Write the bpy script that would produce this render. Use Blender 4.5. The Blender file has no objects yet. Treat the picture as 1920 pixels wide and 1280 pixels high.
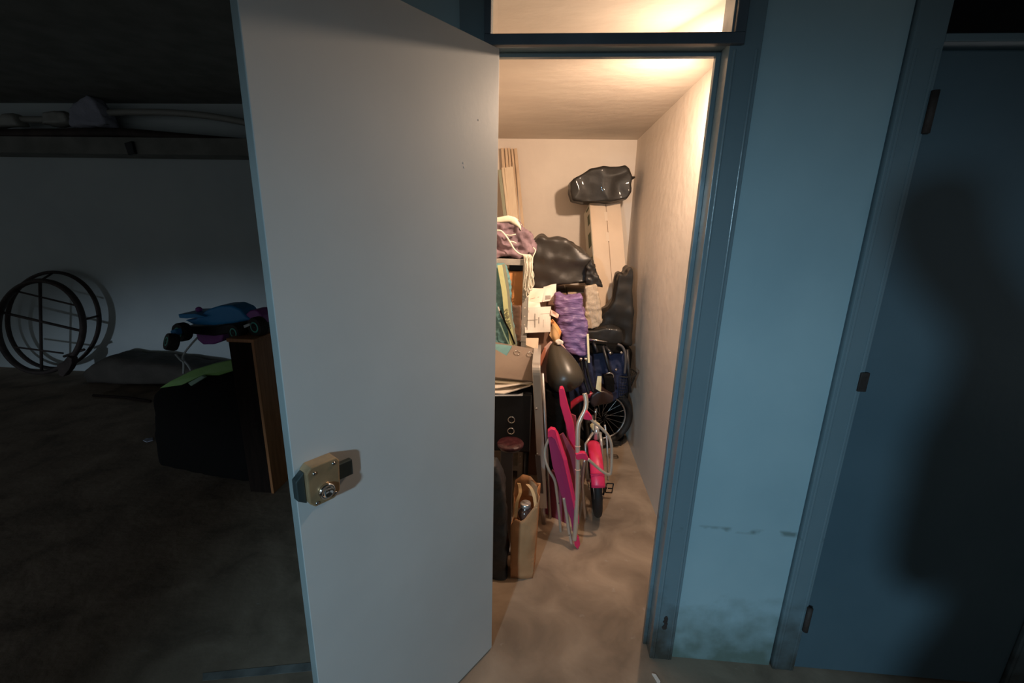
import bpy, bmesh, math, random
from mathutils import Vector, Matrix, noise, Euler
S = bpy.context.scene
C = S.collection
random.seed(7)

# ------------------------------------------------------------------ camera
F, YAW, PITCH, ROLL = 814.836, -0.07141, 0.25695, 0.02293
CAM = Vector((0.17214, -1.32372, 1.54565))
cy, sy, cp, sp = math.cos(YAW), math.sin(YAW), math.cos(PITCH), math.sin(PITCH)
FW = Vector((sy*cp, cy*cp, -sp)); R0 = Vector((cy, -sy, 0)); U0 = R0.cross(FW)
RI = R0*math.cos(ROLL) + U0*math.sin(ROLL); UP = U0*math.cos(ROLL) - R0*math.sin(ROLL)
cd = bpy.data.cameras.new('camera'); cam = bpy.data.objects.new('camera', cd); C.objects.link(cam)
cd.sensor_fit = 'HORIZONTAL'; cd.sensor_width = 36; cd.lens = F*36/1920; cd.clip_start = 0.02
m = Matrix((RI, UP, -FW)).transposed().to_4x4(); m.translation = CAM
cam.matrix_world = m
S.camera = cam
# ------------------------------------------------------------------ world, lights, exposure
w = bpy.data.worlds.new('world'); S.world = w; w.use_nodes = True
w.node_tree.nodes['Background'].inputs[0].default_value = (0.36, 0.40, 0.42, 1)
w.node_tree.nodes['Background'].inputs[1].default_value = 0.29
S.view_settings.view_transform = 'Standard'; S.view_settings.look = 'None'
S.view_settings.gamma = 1; S.view_settings.exposure = 0.0
# cool lamp of the passage behind the photographer
ld = bpy.data.lights.new('passage_lamp', 'SPOT'); ld.energy = 232; ld.color = (0.49, 0.79, 1.0)
ld.spot_size = math.radians(60); ld.spot_blend = 1.0; ld.shadow_soft_size = 0.07
lo = bpy.data.objects.new('passage_lamp', ld); C.objects.link(lo); lo.location = (-0.75, -3.4, 1.80)
lo.rotation_euler = (Vector((0.46, 0, 0.30)) - lo.location).to_track_quat('-Z', 'Y').to_euler()
# warm bulb on the storeroom's right wall, just behind the door frame
LAMP = Vector((0.775, 0.46, 2.098))
ld = bpy.data.lights.new('storeroom_bulb', 'POINT'); ld.energy = 3; ld.color = (1.0, 0.725, 0.52)
ld.shadow_soft_size = 0.03
lo = bpy.data.objects.new('storeroom_bulb', ld); C.objects.link(lo); lo.location = LAMP

ld = bpy.data.lights.new('bulb_fill_disk', 'AREA'); ld.shape = 'DISK'; ld.size = 0.035; ld.energy = 10.5; ld.color = (1.0, 0.725, 0.52)  # added disk light beside the bulb: lights the door, spares the ceiling
lo = bpy.data.objects.new('bulb_fill_disk', ld); C.objects.link(lo); lo.location = LAMP + Vector((-.045, 0, 0))
lo.rotation_euler = Vector((-0.66, -0.32, -0.72)).to_track_quat('-Z', 'Y').to_euler()
# added fill spot beside the bulb, brightens the back of the room
ld = bpy.data.lights.new('storeroom_fill', 'SPOT'); ld.energy = 92; ld.color = (1.0, 0.725, 0.52)
ld.spot_size = math.radians(126); ld.spot_blend = 1.0; ld.shadow_soft_size = 0.04
lo = bpy.data.objects.new('storeroom_fill', ld); C.objects.link(lo); lo.location = LAMP + Vector((-.03, .03, 0))
lo.rotation_euler = Vector((-0.42, 1.0, -0.42)).to_track_quat('-Z', 'Y').to_euler()
# added low fill spot, behind and to the left, brightens the far wall
ld = bpy.data.lights.new('left_wall_fill', 'SPOT'); ld.energy = 210; ld.color = (0.66, 0.82, 1.0)
ld.spot_size = math.radians(70); ld.spot_blend = 0.35; ld.shadow_soft_size = 0.10
lo = bpy.data.objects.new('left_wall_fill', ld); C.objects.link(lo); lo.location = (-3.6, -4.4, 0.35)
lo.rotation_euler = (Vector((-2.9, 2.6, -3.3)) - lo.location).to_track_quat('-Z', 'Y').to_euler()

# ------------------------------------------------------------------ helpers
def at(px, py, y=None, x=None, z=None):
    """point of the place seen at a photo pixel, at a given real depth"""
    d = FW + RI*((px-960)/F) - UP*((py-640)/F)
    if y is not None: t = (y-CAM.y)/d.y
    elif x is not None: t = (x-CAM.x)/d.x
    else: t = (z-CAM.z)/d.z
    return CAM + d*t

def mat(name, col, rough=0.6, metal=0.0, bump=0.0, bscale=40, var=0.0, vscale=6, col2=None, spec=0.5, detail=4, stretch=None, alpha=1, dist=0.01, bkind='noise', coat=0):
    m = bpy.data.materials.new(name); m.use_nodes = True
    nt = m.node_tree; N = nt.nodes; L = nt.links; b = N['Principled BSDF']
    b.inputs['Base Color'].default_value = (*col, 1); b.inputs['Roughness'].default_value = rough
    b.inputs['Metallic'].default_value = metal; b.inputs['Specular IOR Level'].default_value = spec
    b.inputs['Coat Weight'].default_value = coat
    tc = N.new('ShaderNodeTexCoord'); mp = N.new('ShaderNodeMapping'); L.new(tc.outputs['Object'], mp.inputs[0])
    if stretch: mp.inputs['Scale'].default_value = stretch
    if var or col2:
        n = N.new('ShaderNodeTexNoise'); n.inputs['Scale'].default_value = vscale; n.inputs['Detail'].default_value = detail
        L.new(mp.outputs[0], n.inputs['Vector'])
        r = N.new('ShaderNodeValToRGB'); L.new(n.outputs['Fac'], r.inputs[0])
        r.color_ramp.elements[0].position = 0.35; r.color_ramp.elements[1].position = 0.65
        c2 = col2 if col2 else tuple(min(1, c*(1+var)) for c in col)
        c1 = col if col2 else tuple(c*(1-var) for c in col)
        r.color_ramp.elements[0].color = (*c1, 1); r.color_ramp.elements[1].color = (*c2, 1)
        L.new(r.outputs[0], b.inputs['Base Color'])
    if bump:
        n = N.new('ShaderNodeTexNoise' if bkind == 'noise' else 'ShaderNodeTexVoronoi'); n.inputs['Scale'].default_value = bscale
        L.new(mp.outputs[0], n.inputs['Vector'])
        if bkind == 'noise': n.inputs['Detail'].default_value = 5; o = n.outputs['Fac']
        else: o = n.outputs['Distance']
        bp = N.new('ShaderNodeBump'); bp.inputs['Strength'].default_value = bump; bp.inputs['Distance'].default_value = dist
        L.new(o, bp.inputs['Height']); L.new(bp.outputs[0], b.inputs['Normal'])
    if alpha < 1: b.inputs['Alpha'].default_value = alpha
    return m

def link(name, me, m=None, parent=None, smooth=False, bevel=0):
    o = bpy.data.objects.new(name, me); C.objects.link(o)
    if m: me.materials.append(m)
    if smooth:
        for p in me.polygons: p.use_smooth = True
    if bevel:
        b = o.modifiers.new('bevel', 'BEVEL'); b.width = bevel; b.segments = 2; b.limit_method = 'ANGLE'
    if parent:
        o.parent = parent
        o.matrix_parent_inverse = Matrix.Translation(parent.location).inverted() if not parent.parent else Matrix.Identity(4)
    return o

class MB:
    def __init__(s): s.b = bmesh.new()
    def box(s, lo, hi, M=None):
        x0, y0, z0 = lo; x1, y1, z1 = hi
        v = [s.b.verts.new(Vector(p) if M is None else M @ Vector(p)) for p in
             [(x0,y0,z0),(x1,y0,z0),(x1,y1,z0),(x0,y1,z0),(x0,y0,z1),(x1,y0,z1),(x1,y1,z1),(x0,y1,z1)]]
        for f in [(0,3,2,1),(4,5,6,7),(0,1,5,4),(1,2,6,5),(2,3,7,6),(3,0,4,7)]: s.b.faces.new([v[i] for i in f])
        return s
    def hexa(s, P):
        v = [s.b.verts.new(Vector(p)) for p in P]
        for f in [(0,3,2,1),(4,5,6,7),(0,1,5,4),(1,2,6,5),(2,3,7,6),(3,0,4,7)]: s.b.faces.new([v[i] for i in f])
        return s
    def tube(s, pts, r, n=12, closed=False, flat=1.0):
        pts = [Vector(p) for p in pts]; k = len(pts); rings = []
        rs = r if isinstance(r, (list, tuple)) else [r]*k
        prev = None
        for i, p in enumerate(pts):
            if closed: t = pts[(i+1) % k] - pts[i-1]
            else: t = pts[min(i+1, k-1)] - pts[max(i-1, 0)]
            t.normalize()
            if prev is None:
                a = Vector((0,0,1)) if abs(t.z) < .9 else Vector((1,0,0)); u = t.cross(a).normalized()
            else: u = (prev - t*prev.dot(t)).normalized()
            prev = u; v = t.cross(u)
            rings.append([s.b.verts.new(p + (u*math.cos(2*math.pi*j/n) + v*math.sin(2*math.pi*j/n)*flat)*rs[i]) for j in range(n)])
        for i in range(k if closed else k-1):
            A, B = rings[i], rings[(i+1) % k]
            for j in range(n): s.b.faces.new([A[j], A[(j+1) % n], B[(j+1) % n], B[j]])
        if not closed:
            s.b.faces.new(rings[0][::-1]); s.b.faces.new(rings[-1])
        return s
    def ring(s, c, ax, R, r, n=40, k=10, M=None):
        c = Vector(c); ax = Vector(ax).normalized(); a = Vector((0,0,1)) if abs(ax.z) < .9 else Vector((1,0,0))
        u = ax.cross(a).normalized(); v = ax.cross(u)
        return s.tube([c + (u*math.cos(2*math.pi*i/n) + v*math.sin(2*math.pi*i/n))*R for i in range(n)], r, k, True)
    def lathe(s, prof, c=(0,0,0), M=None, n=28):
        c = Vector(c); rings = []
        for r, z in prof:
            ring = []
            for j in range(n):
                p = Vector((r*math.cos(2*math.pi*j/n), r*math.sin(2*math.pi*j/n), z))
                if M: p = M @ p
                ring.append(s.b.verts.new(c + p))
            rings.append(ring)
        for A, B in zip(rings, rings[1:]):
            for j in range(n): s.b.faces.new([A[j], A[(j+1) % n], B[(j+1) % n], B[j]])
        s.b.faces.new(rings[0][::-1]); s.b.faces.new(rings[-1]); return s
    def prism(s, poly, d):
        """poly: list of points; d: extrusion vector"""
        d = Vector(d); A = [s.b.verts.new(Vector(p)) for p in poly]; B = [s.b.verts.new(Vector(p)+d) for p in poly]
        n = len(A); s.b.faces.new(A); s.b.faces.new(B[::-1])
        for i in range(n): s.b.faces.new([A[i], B[i], B[(i+1) % n], A[(i+1) % n]])
        return s
    def ball(s, c, rad, sub=3, M=None):
        r = bmesh.ops.create_icosphere(s.b, subdivisions=sub, radius=1)
        T = Matrix.Translation(c) @ (M or Matrix.Identity(4)) @ Matrix.Diagonal((*rad, 1))
        bmesh.ops.transform(s.b, matrix=T, verts=r['verts']); return s
    def grid(s, fn, nu, nv):
        V = [[s.b.verts.new(fn(i/nu, j/nv)) for j in range(nv+1)] for i in range(nu+1)]
        for i in range(nu):
            for j in range(nv): s.b.faces.new([V[i][j], V[i+1][j], V[i+1][j+1], V[i][j+1]])
        return s
    def build(s, name, m=None, parent=None, smooth=False, bevel=0):
        bmesh.ops.recalc_face_normals(s.b, faces=s.b.faces)
        me = bpy.data.meshes.new(name); s.b.to_mesh(me); s.b.free()
        return link(name, me, m, parent, smooth, bevel)

def thing(name, label, cat, loc=(0,0,0), group=None):
    o = bpy.data.objects.new(name, None); C.objects.link(o); o.location = loc; o.empty_display_size = .05
    o['label'] = label; o['category'] = cat
    if group: o['group'] = group
    return o
def tag(o, label, cat, group=None, kind=None):
    o['label'] = label; o['category'] = cat
    if group: o['group'] = group
    if kind: o['kind'] = kind
    return o
def struct(o, label=None):
    o['kind'] = 'structure'
    if label: o['label'] = label
    return o
def spline(P, n=6):
    P = [Vector(p) for p in P]; Q = [P[0]] + P + [P[-1]]; out = []
    for i in range(1, len(Q)-2):
        for k in range(n):
            t = k/n; a, b, c, d = Q[i-1], Q[i], Q[i+1], Q[i+2]
            out.append(.5*((2*b) + (c-a)*t + (2*a-5*b+4*c-d)*t*t + (3*b-a-3*c+d)*t**3))
    return out + [P[-1]]
def puffy(name, px, y, depth, m, parent=None, vox=.012, smooth=8, disp=.02, dscale=.12, seed=0, ridge=0.0, ylean=0.0):
    """a stuffed body: an outline at its real distance, given its own depth, rounded and crumpled"""
    pts = [at(a, b, y=y) for a, b in px]
    if ylean:
        zc = sum(p.z for p in pts)/len(pts); pts = [at(a, b, y=y + (q.z-zc)*ylean) for (a, b), q in zip(px, pts)]
    mb = MB(); mb.prism(pts, (0, depth, 0)); o = mb.build(name, m, parent, smooth=True)
    r = o.modifiers.new('remesh', 'REMESH'); r.mode = 'VOXEL'; r.voxel_size = vox
    r.use_smooth_shade = True
    sm = o.modifiers.new('smooth', 'SMOOTH'); sm.factor = .5; sm.iterations = smooth
    dg = bpy.context.evaluated_depsgraph_get(); dg.update()
    me = bpy.data.meshes.new_from_object(o.evaluated_get(dg)); o.modifiers.clear(); o.data = me
    off = Vector((seed*3.1, seed*1.7, 0)); me.calc_loop_triangles() if 0 else None
    nrm = [v.normal.copy() for v in me.vertices]
    for v, n in zip(me.vertices, nrm):
        q = v.co/dscale + off
        h = noise.noise(q)
        if ridge: h = (1-abs(noise.noise(q*1.1)*2.2))*ridge + h*(1-ridge) - .35*ridge
        h += .45*noise.noise(q*2.7)
        v.co = v.co + n*h*disp
    for p in me.polygons: p.use_smooth = True
    return o

# ------------------------------------------------------------------ materials
def wallpaint(name, c, c2, rough, stain=None):
    m = mat(name, c, rough, 0, .25, 25, col2=c2, vscale=2.2, dist=.004)
    if stain:
        nt = m.node_tree; N = nt.nodes; L = nt.links; b = N['Principled BSDF']; src = b.inputs['Base Color'].links[0].from_socket
        tc = N.new('ShaderNodeTexCoord'); sx = N.new('ShaderNodeSeparateXYZ'); L.new(tc.outputs['Object'], sx.inputs[0])
        n = N.new('ShaderNodeTexNoise'); n.inputs['Scale'].default_value = 13; n.inputs['Detail'].default_value = 7; L.new(tc.outputs['Object'], n.inputs['Vector'])
        ad = N.new('ShaderNodeMath'); ad.operation = 'MULTIPLY_ADD'; ad.inputs[1].default_value = -.42; L.new(n.outputs['Fac'], ad.inputs[0]); L.new(sx.outputs['Z'], ad.inputs[2])
        rr = N.new('ShaderNodeMapRange'); rr.inputs['From Min'].default_value = -.22; rr.inputs['From Max'].default_value = .07; rr.inputs['To Min'].default_value = 1.0; rr.inputs['To Max'].default_value = 0; L.new(ad.outputs[0], rr.inputs['Value'])
        mx = N.new('ShaderNodeMix'); mx.data_type = 'RGBA'; mx.inputs[7].default_value = (*stain, 1); L.new(rr.outputs[0], mx.inputs[0]); L.new(src, mx.inputs[6])
        # a row of scuffs about half a metre up
        n2 = N.new('ShaderNodeTexNoise'); n2.inputs['Scale'].default_value = 16; L.new(tc.outputs['Object'], n2.inputs['Vector'])
        dz = N.new('ShaderNodeMath'); dz.operation = 'SUBTRACT'; dz.inputs[1].default_value = .565; L.new(sx.outputs['Z'], dz.inputs[0])
        ab = N.new('ShaderNodeMath'); ab.operation = 'ABSOLUTE'; L.new(dz.outputs[0], ab.inputs[0])
        r2 = N.new('ShaderNodeMapRange'); r2.inputs['From Min'].default_value = .004; r2.inputs['From Max'].default_value = .014; r2.inputs['To Min'].default_value = 1; r2.inputs['To Max'].default_value = 0; L.new(ab.outputs[0], r2.inputs['Value'])
        r3 = N.new('ShaderNodeMapRange'); r3.inputs['From Min'].default_value = .5; r3.inputs['From Max'].default_value = .62; r3.inputs['To Max'].default_value = .7; L.new(n2.outputs['Fac'], r3.inputs['Value'])
        mu = N.new('ShaderNodeMath'); mu.operation = 'MULTIPLY'; L.new(r2.outputs[0], mu.inputs[0]); L.new(r3.outputs[0], mu.inputs[1])
        mx2 = N.new('ShaderNodeMix'); mx2.data_type = 'RGBA'; mx2.inputs[7].default_value = (*[s*.8 for s in stain], 1); L.new(mu.outputs[0], mx2.inputs[0]); L.new(mx.outputs[2], mx2.inputs[6])
        L.new(mx2.outputs[2], b.inputs['Base Color'])
    return m
M = {}
M['bluewall'] = wallpaint('blue_wall_paint', (.33, .465, .51), (.39, .53, .57), .45, stain=(.15, .20, .175))
M['bluetrim'] = wallpaint('blue_gloss_paint', (.16, .225, .255), (.18, .25, .28), .22, stain=(.06, .055, .045))
M['navytrim'] = mat('dark_navy_paint', (.07, .09, .11), .45, 0, .2, 30, var=.2, dist=.003)
M['bluedoor'] = wallpaint('dark_blue_door_paint', (.08, .13, .16), (.10, .155, .185), .33)
M['whitedoor'] = mat('grey_white_door_paint', (.52, .53, .52), .42, 0, .10, 60, var=.04, vscale=3, dist=.002)
M['edge'] = mat('door_edge_paint', (.24, .28, .28), .4, 0, .1, 40, var=.08, dist=.002)
M['plaster'] = mat('cream_plaster', (.74, .66, .58), .75, 0, .5, 14, col2=(.80, .72, .63), vscale=3, dist=.006)
M['ceilplaster'] = mat('ceiling_plaster', (.66, .58, .50), .8, 0, .4, 7, col2=(.72, .64, .55), vscale=3, stretch=(1, 1.8, 1), dist=.008)
M['farwall'] = wallpaint('far_wall_paint', (.50, .56, .57), (.55, .61, .61), .7)
M['darkbeam'] = mat('dark_beam_plaster', (.20, .20, .18), .8, 0, .3, 20, var=.15)
M['glass'] = None
def concrete(name='stained_concrete', k=1.0, g=1.0):
    m = mat(name, (.36, .31, .25), .8, 0, .35, 30, dist=.004)
    nt = m.node_tree; N = nt.nodes; L = nt.links; b = N['Principled BSDF']
    tc = N.new('ShaderNodeTexCoord')
    n = N.new('ShaderNodeTexNoise'); n.inputs['Scale'].default_value = 4.5; n.inputs['Detail'].default_value = 6; n.inputs['Distortion'].default_value = .6; L.new(tc.outputs['Object'], n.inputs['Vector'])
    r = N.new('ShaderNodeValToRGB'); L.new(n.outputs['Fac'], r.inputs[0])
    e = r.color_ramp.elements; e[0].position = .3; e[0].color = (.25, .18, .125, 1); e[1].position = .72; e[1].color = (.56, .42, .30, 1)
    x = e.new(.5); x.color = (.41, .30, .21, 1)
    n2 = N.new('ShaderNodeTexNoise'); n2.inputs['Scale'].default_value = 22; n2.inputs['Detail'].default_value = 5; L.new(tc.outputs['Object'], n2.inputs['Vector'])
    r2 = N.new('ShaderNodeValToRGB'); L.new(n2.outputs['Fac'], r2.inputs[0]); r2.color_ramp.elements[0].position = .68; r2.color_ramp.elements[1].position = .8
    mx = N.new('ShaderNodeMix'); mx.data_type = 'RGBA'; mx.inputs[7].default_value = (.62, .58, .52, 1)
    mm = N.new('ShaderNodeMath'); mm.operation = 'MULTIPLY'; mm.inputs[1].default_value = .5; L.new(r2.outputs[0], mm.inputs[0]); L.new(mm.outputs[0], mx.inputs[0]); L.new(r.outputs[0], mx.inputs[6]); L.new(mx.outputs[2], b.inputs['Base Color'])
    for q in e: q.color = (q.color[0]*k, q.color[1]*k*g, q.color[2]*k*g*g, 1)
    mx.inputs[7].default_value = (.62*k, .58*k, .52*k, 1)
    return m
M['floor'] = concrete()
def doorway_shade(m):     # painted shade: floor colour darkens towards the doorway
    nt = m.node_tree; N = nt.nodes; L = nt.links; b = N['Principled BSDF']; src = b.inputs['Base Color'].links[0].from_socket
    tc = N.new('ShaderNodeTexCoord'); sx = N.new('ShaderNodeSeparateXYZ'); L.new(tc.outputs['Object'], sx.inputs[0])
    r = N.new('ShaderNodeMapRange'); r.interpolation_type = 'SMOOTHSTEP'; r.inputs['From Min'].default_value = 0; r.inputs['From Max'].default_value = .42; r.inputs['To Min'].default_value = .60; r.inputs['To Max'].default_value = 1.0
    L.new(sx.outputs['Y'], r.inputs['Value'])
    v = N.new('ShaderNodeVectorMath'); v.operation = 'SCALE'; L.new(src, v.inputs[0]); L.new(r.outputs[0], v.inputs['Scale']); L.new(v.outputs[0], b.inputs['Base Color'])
doorway_shade(M['floor']); M['floor2'] = concrete('shaded_concrete', .60, 1.0)  # passage floor: same concrete with shade put into a darker colour
def wood(name, c1, c2, rough=.5, sc=(14, 14, 1.2)):
    return mat(name, c1, rough, 0, .15, 30, spec=(.08 if c1[0] < .05 else .4), col2=c2, vscale=4, stretch=sc, dist=.002)
M['pine'] = wood('pale_pine', (.62, .45, .30), (.72, .55, .38))
M['board'] = wood('pale_board', (.72, .58, .42), (.78, .64, .47))
M['brownwood'] = wood('red_brown_wood', (.34, .14, .05), (.46, .20, .08), .4)
M['darkwood'] = wood('dark_brown_wood', (.012, .008, .006), (.02, .012, .009), .8)
M['card'] = mat('cardboard', (.52, .38, .26), .85, 0, .15, 60, col2=(.58, .43, .30), vscale=8, dist=.002)
M['card_pale'] = mat('pale_cardboard', (.60, .47, .35), .8, 0, .15, 50, col2=(.66, .52, .39), vscale=5, dist=.002)
M['card_white'] = mat('printed_cardboard_side', (.50, .47, .38), .7, 0, .1, 50, col2=(.60, .56, .46), vscale=9, dist=.002)
M['card_orange'] = mat('orange_cardboard', (.82, .36, .13), .8, 0, .1, 50, var=.1, dist=.002)
M['card_dark'] = mat('dark_cardboard', (.22, .12, .08), .85, 0, .1, 50, var=.12, dist=.002)
M['binbag'] = mat('black_plastic', (.020, .018, .016), .48, 0, .2, 9, dist=.02, spec=.22, coat=.16)
M['binbag2'] = mat('matt_black_plastic', (.034, .030, .026), .42, 0, .22, 8, dist=.02)
M['blackfab'] = mat('black_fabric', (.006, .0055, .005), .9, 0, .3, 60, spec=.1)
M['navyfab'] = mat('navy_fabric', (.012, .018, .055), .75, 0, .3, 40, var=.2)
M['mauve'] = mat('mauve_cloth', (.21, .14, .165), .85, 0, .5, 18, var=.35, vscale=9, dist=.02)
M['cream'] = mat('cream_cloth', (.75, .70, .55), .8, 0, .3, 30)
M['rope'] = mat('white_rope', (.80, .74, .62), .8, 0, .6, 200, dist=.002)
M['purple'] = mat('purple_plastic', (.20, .12, .275), .42, 0, .7, 12, var=.12, vscale=6, dist=.02, stretch=(1, 1, 3.2))
M['tapem'] = mat('packing_tape', (.66, .54, .42), .3)
M['clear'] = mat('cloudy_plastic', (.44, .35, .25), .3, 0, .6, 25, dist=.015, stretch=(3, 3, .8))
M['paper'] = mat('white_paper', (.85, .78, .70), .7, 0, .2, 14, var=.04, dist=.006)
M['cream_paper'] = mat('cream_paper', (.82, .72, .55), .7, 0, .1, 40)
M['ink'] = mat('grey_ink', (.35, .30, .27), .8)
M['pinkpaper'] = mat('pink_paper', (.80, .50, .42), .7, 0, .1, 40)
M['alu'] = mat('aluminium', (.62, .59, .56), .28, .6, .1, 60, dist=.001)
M['alu_matt'] = mat('brushed_aluminium', (.55, .52, .50), .42, 1.0, .1, 80, dist=.001)
M['galv'] = mat('galvanised_steel', (.52, .48, .43), .42, .4, .2, 50, var=.12, vscale=25, dist=.001)
M['chrome'] = mat('chrome', (.8, .78, .75), .12, 1.0)
M['blackmetal'] = mat('black_metal', (.02, .02, .022), .35, .3)
M['rubber'] = mat('black_rubber', (.018, .016, .015), .65, 0, .4, 90, dist=.003)
M['pink'] = mat('hot_pink_plastic', (.85, .035, .13), .38, 0, .08, 60, dist=.001, spec=.5)
M['pinkfab'] = mat('magenta_cloth', (.40, .022, .11), .7, 0, .2, 120, dist=.002)
M['duskfab'] = mat('dusky_red_cloth', (.30, .05, .085), .8, 0, .2, 100, dist=.002)
M['plumfab'] = mat('plum_cloth', (.34, .07, .11), .8, 0, .2, 100, dist=.002)
M['beigetube'] = mat('cream_metal_tube', (.62, .54, .44), .32, .45, 0)
M['redtube'] = mat('crimson_paint', (.40, .02, .045), .3, 0, 0, coat=.4)
M['pod'] = mat('dark_olive_vinyl', (.060, .050, .036), .34, 0, .12, 90, dist=.002)
M['whitevinyl'] = mat('pale_pink_foam', (.80, .52, .45), .5)
M['orangevinyl'] = mat('coral_foam', (.72, .25, .15), .5)
M['saddle'] = mat('brown_black_vinyl', (.035, .02, .018), .35)
M['net'] = mat('black_net', (.01, .01, .01), .6)
M['creamplas'] = mat('cream_plastic', (.85, .78, .50), .4)
M['blackbox'] = mat('black_board', (.010, .012, .016), .5, 0, .1, 80, dist=.001)
M['greybinder'] = mat('grey_brown_binder', (.20, .15, .12), .34, 0, .15, 14, col2=(.27, .21, .17), vscale=5, dist=.004)
M['teal'] = mat('teal_cloth', (.10, .24, .26), .7, 0, .4, 20, col2=(.16, .33, .34), vscale=8, dist=.01)
M['lime'] = mat('pale_yellow_green_cloth', (.68, .70, .36), .6, 0, .3, 30)
M['stripegrey'] = mat('grey_green_cloth', (.32, .33, .24), .6, 0, .3, 30)
M['brownplas'] = mat('brown_glossy_plastic', (.16, .09, .06), .2, 0, .6, 15, dist=.01)
M['maroon'] = mat('maroon_mosaic', (.035, .006, .012), .35, 0, .5, 60, col2=(.085, .025, .03), vscale=55, dist=.004, bkind='voronoi')
M['greyfab'] = mat('dark_grey_cloth', (.045, .047, .052), .5, 0, .6, 14, dist=.015)
M['greymetal'] = mat('dark_grey_painted_metal', (.13, .12, .12), .4, .3)
M['kraft'] = mat('kraft_paper', (.62, .30, .135), .75, 0, .8, 12, col2=(.50, .235, .10), vscale=5, dist=.012)
M['kraft_in'] = mat('kraft_paper_handle', (.66, .42, .20), .7, 0, .2, 30)
M['jar'] = mat('smoky_glass', (.10, .06, .05), .06, 0, spec=.9, coat=1)
M['brass'] = mat('aged_brass', (.46, .31, .17), .34, .55, .2, 40, var=.15, vscale=20, dist=.001)
M['steel'] = mat('lock_steel', (.40, .40, .40), .25, 1.0)
M['latch'] = mat('grey_bolt', (.07, .09, .09), .45, .6)
M['rust'] = mat('rusty_iron', (.05, .035, .03), .7, .2, .4, 60, var=.4)
M['skin'] = mat('skin', (.55, .35, .26), .5)
M['jacket'] = mat('dark_jacket', (.03, .035, .045), .8, 0, .3, 40)
M['tyretoy'] = M['rubber']
M['bluetoy'] = mat('blue_plastic', (.03, .30, .70), .35)
M['violettoy'] = mat('violet_plastic', (.36, .10, .42), .4)
M['greentoy'] = mat('green_plastic', (.26, .50, .14), .5)
M['palegreen'] = mat('pale_green_plastic', (.30, .45, .34), .5)
M['tealrim'] = mat('teal_plastic_rim', (.12, .60, .50), .4)
M['cable'] = mat('white_cable', (.62, .66, .68), .5)
M['tarp'] = mat('brown_tarpaulin', (.06, .05, .04), .85, 0, .5, 12, var=.2, dist=.02)
M['pipegrey'] = mat('grey_pipe', (.33, .33, .30), .5)
M['clothwhite'] = mat('lilac_white_cloth', (.36, .37, .45), .9, 0, .5, 20, dist=.02)
M['bulb'] = mat('bulb_glass', (1, .9, .7), .3)
bb = M['bulb'].node_tree.nodes['Principled BSDF']; bb.inputs['Emission Color'].default_value = (1, .75, .5, 1); bb.inputs['Emission Strength'].default_value = 12
def glassmat(name, fac):
    m = bpy.data.materials.new(name); m.use_nodes = True; nt = m.node_tree; N = nt.nodes; N.clear()
    o = N.new('ShaderNodeOutputMaterial'); t = N.new('ShaderNodeBsdfTransparent'); g = N.new('ShaderNodeBsdfGlossy'); g.inputs['Roughness'].default_value = .03
    x = N.new('ShaderNodeMixShader'); x.inputs[0].default_value = fac
    nt.links.new(t.outputs[0], x.inputs[1]); nt.links.new(g.outputs[0], x.inputs[2]); nt.links.new(x.outputs[0], o.inputs[0]); return m
M['glass'] = glassmat('window_glass', .05)
M['darkglass'] = mat('dark_window_glass', (.004, .004, .006), .08)

# ------------------------------------------------------------------ the place
XW, XT, X2 = .621, .701, 1.0625          # opening, outer edge of frame, edge of second frame
HC, LB, XR, XL = 2.2257, 2.4163, .849, -.30
HALL = 2.52
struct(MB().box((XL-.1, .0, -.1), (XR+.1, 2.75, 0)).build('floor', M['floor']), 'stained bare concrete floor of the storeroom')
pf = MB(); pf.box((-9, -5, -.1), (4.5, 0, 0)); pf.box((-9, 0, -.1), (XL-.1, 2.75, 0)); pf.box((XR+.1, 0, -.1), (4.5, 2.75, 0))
struct(pf.build('floor_passage', M['floor2']), 'concrete floor of the passage, darkened by painted shade')
b = MB()
b.box((-.46, 0, 0), (-.08, .12, HALL)); b.box((XT, 0, 0), (X2-.005, .12, HALL)); b.box((X2+.86, 0, 0), (4.5, .12, HALL))
b.box((-.08, 0, 2.42), (XT, .12, HALL)); b.box((X2, 0, 2.42), (X2+.86, .12, HALL))
struct(b.build('wall_front', M['bluewall']), 'light blue painted wall between the two doors, stained near the floor')
struct(MB().box((XR, .12, 0), (XR+.1, LB+.1, HC)).build('wall_right', M['plaster']), 'cream plaster right wall of the lit storeroom')
struct(MB().box((XL-.1, .12, 0), (XL, LB+.1, HC)).build('wall_left', M['plaster']), 'cream plaster left wall of the storeroom')
struct(MB().box((XL, LB, 0), (XR, LB+.1, HC)).build('wall_back', M['plaster']), 'cream plaster back wall of the lit storeroom')
struct(MB().box((XL-.1, .12, HC), (XR+.1, LB+.1, HC+.1)).build('ceiling', M['ceilplaster']), 'low plaster ceiling of the lit storeroom')
struct(MB().box((-9, 2.62, 0), (XL-.1, 2.75, HALL)).build('wall_far', M['farwall']), 'dim grey-blue wall at the far left of the passage')
struct(MB().box((-9, -5, HALL), (4.5, 2.75, HALL+.1)).build('ceiling_passage', M['darkbeam']), 'dark ceiling of the passage')
struct(MB().box((-9, 2.36, 2.07), (XL-.12, 2.62, 2.20)).build('trim_1', M['darkbeam']), 'dark ledge along the top of the far left wall')

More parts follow.
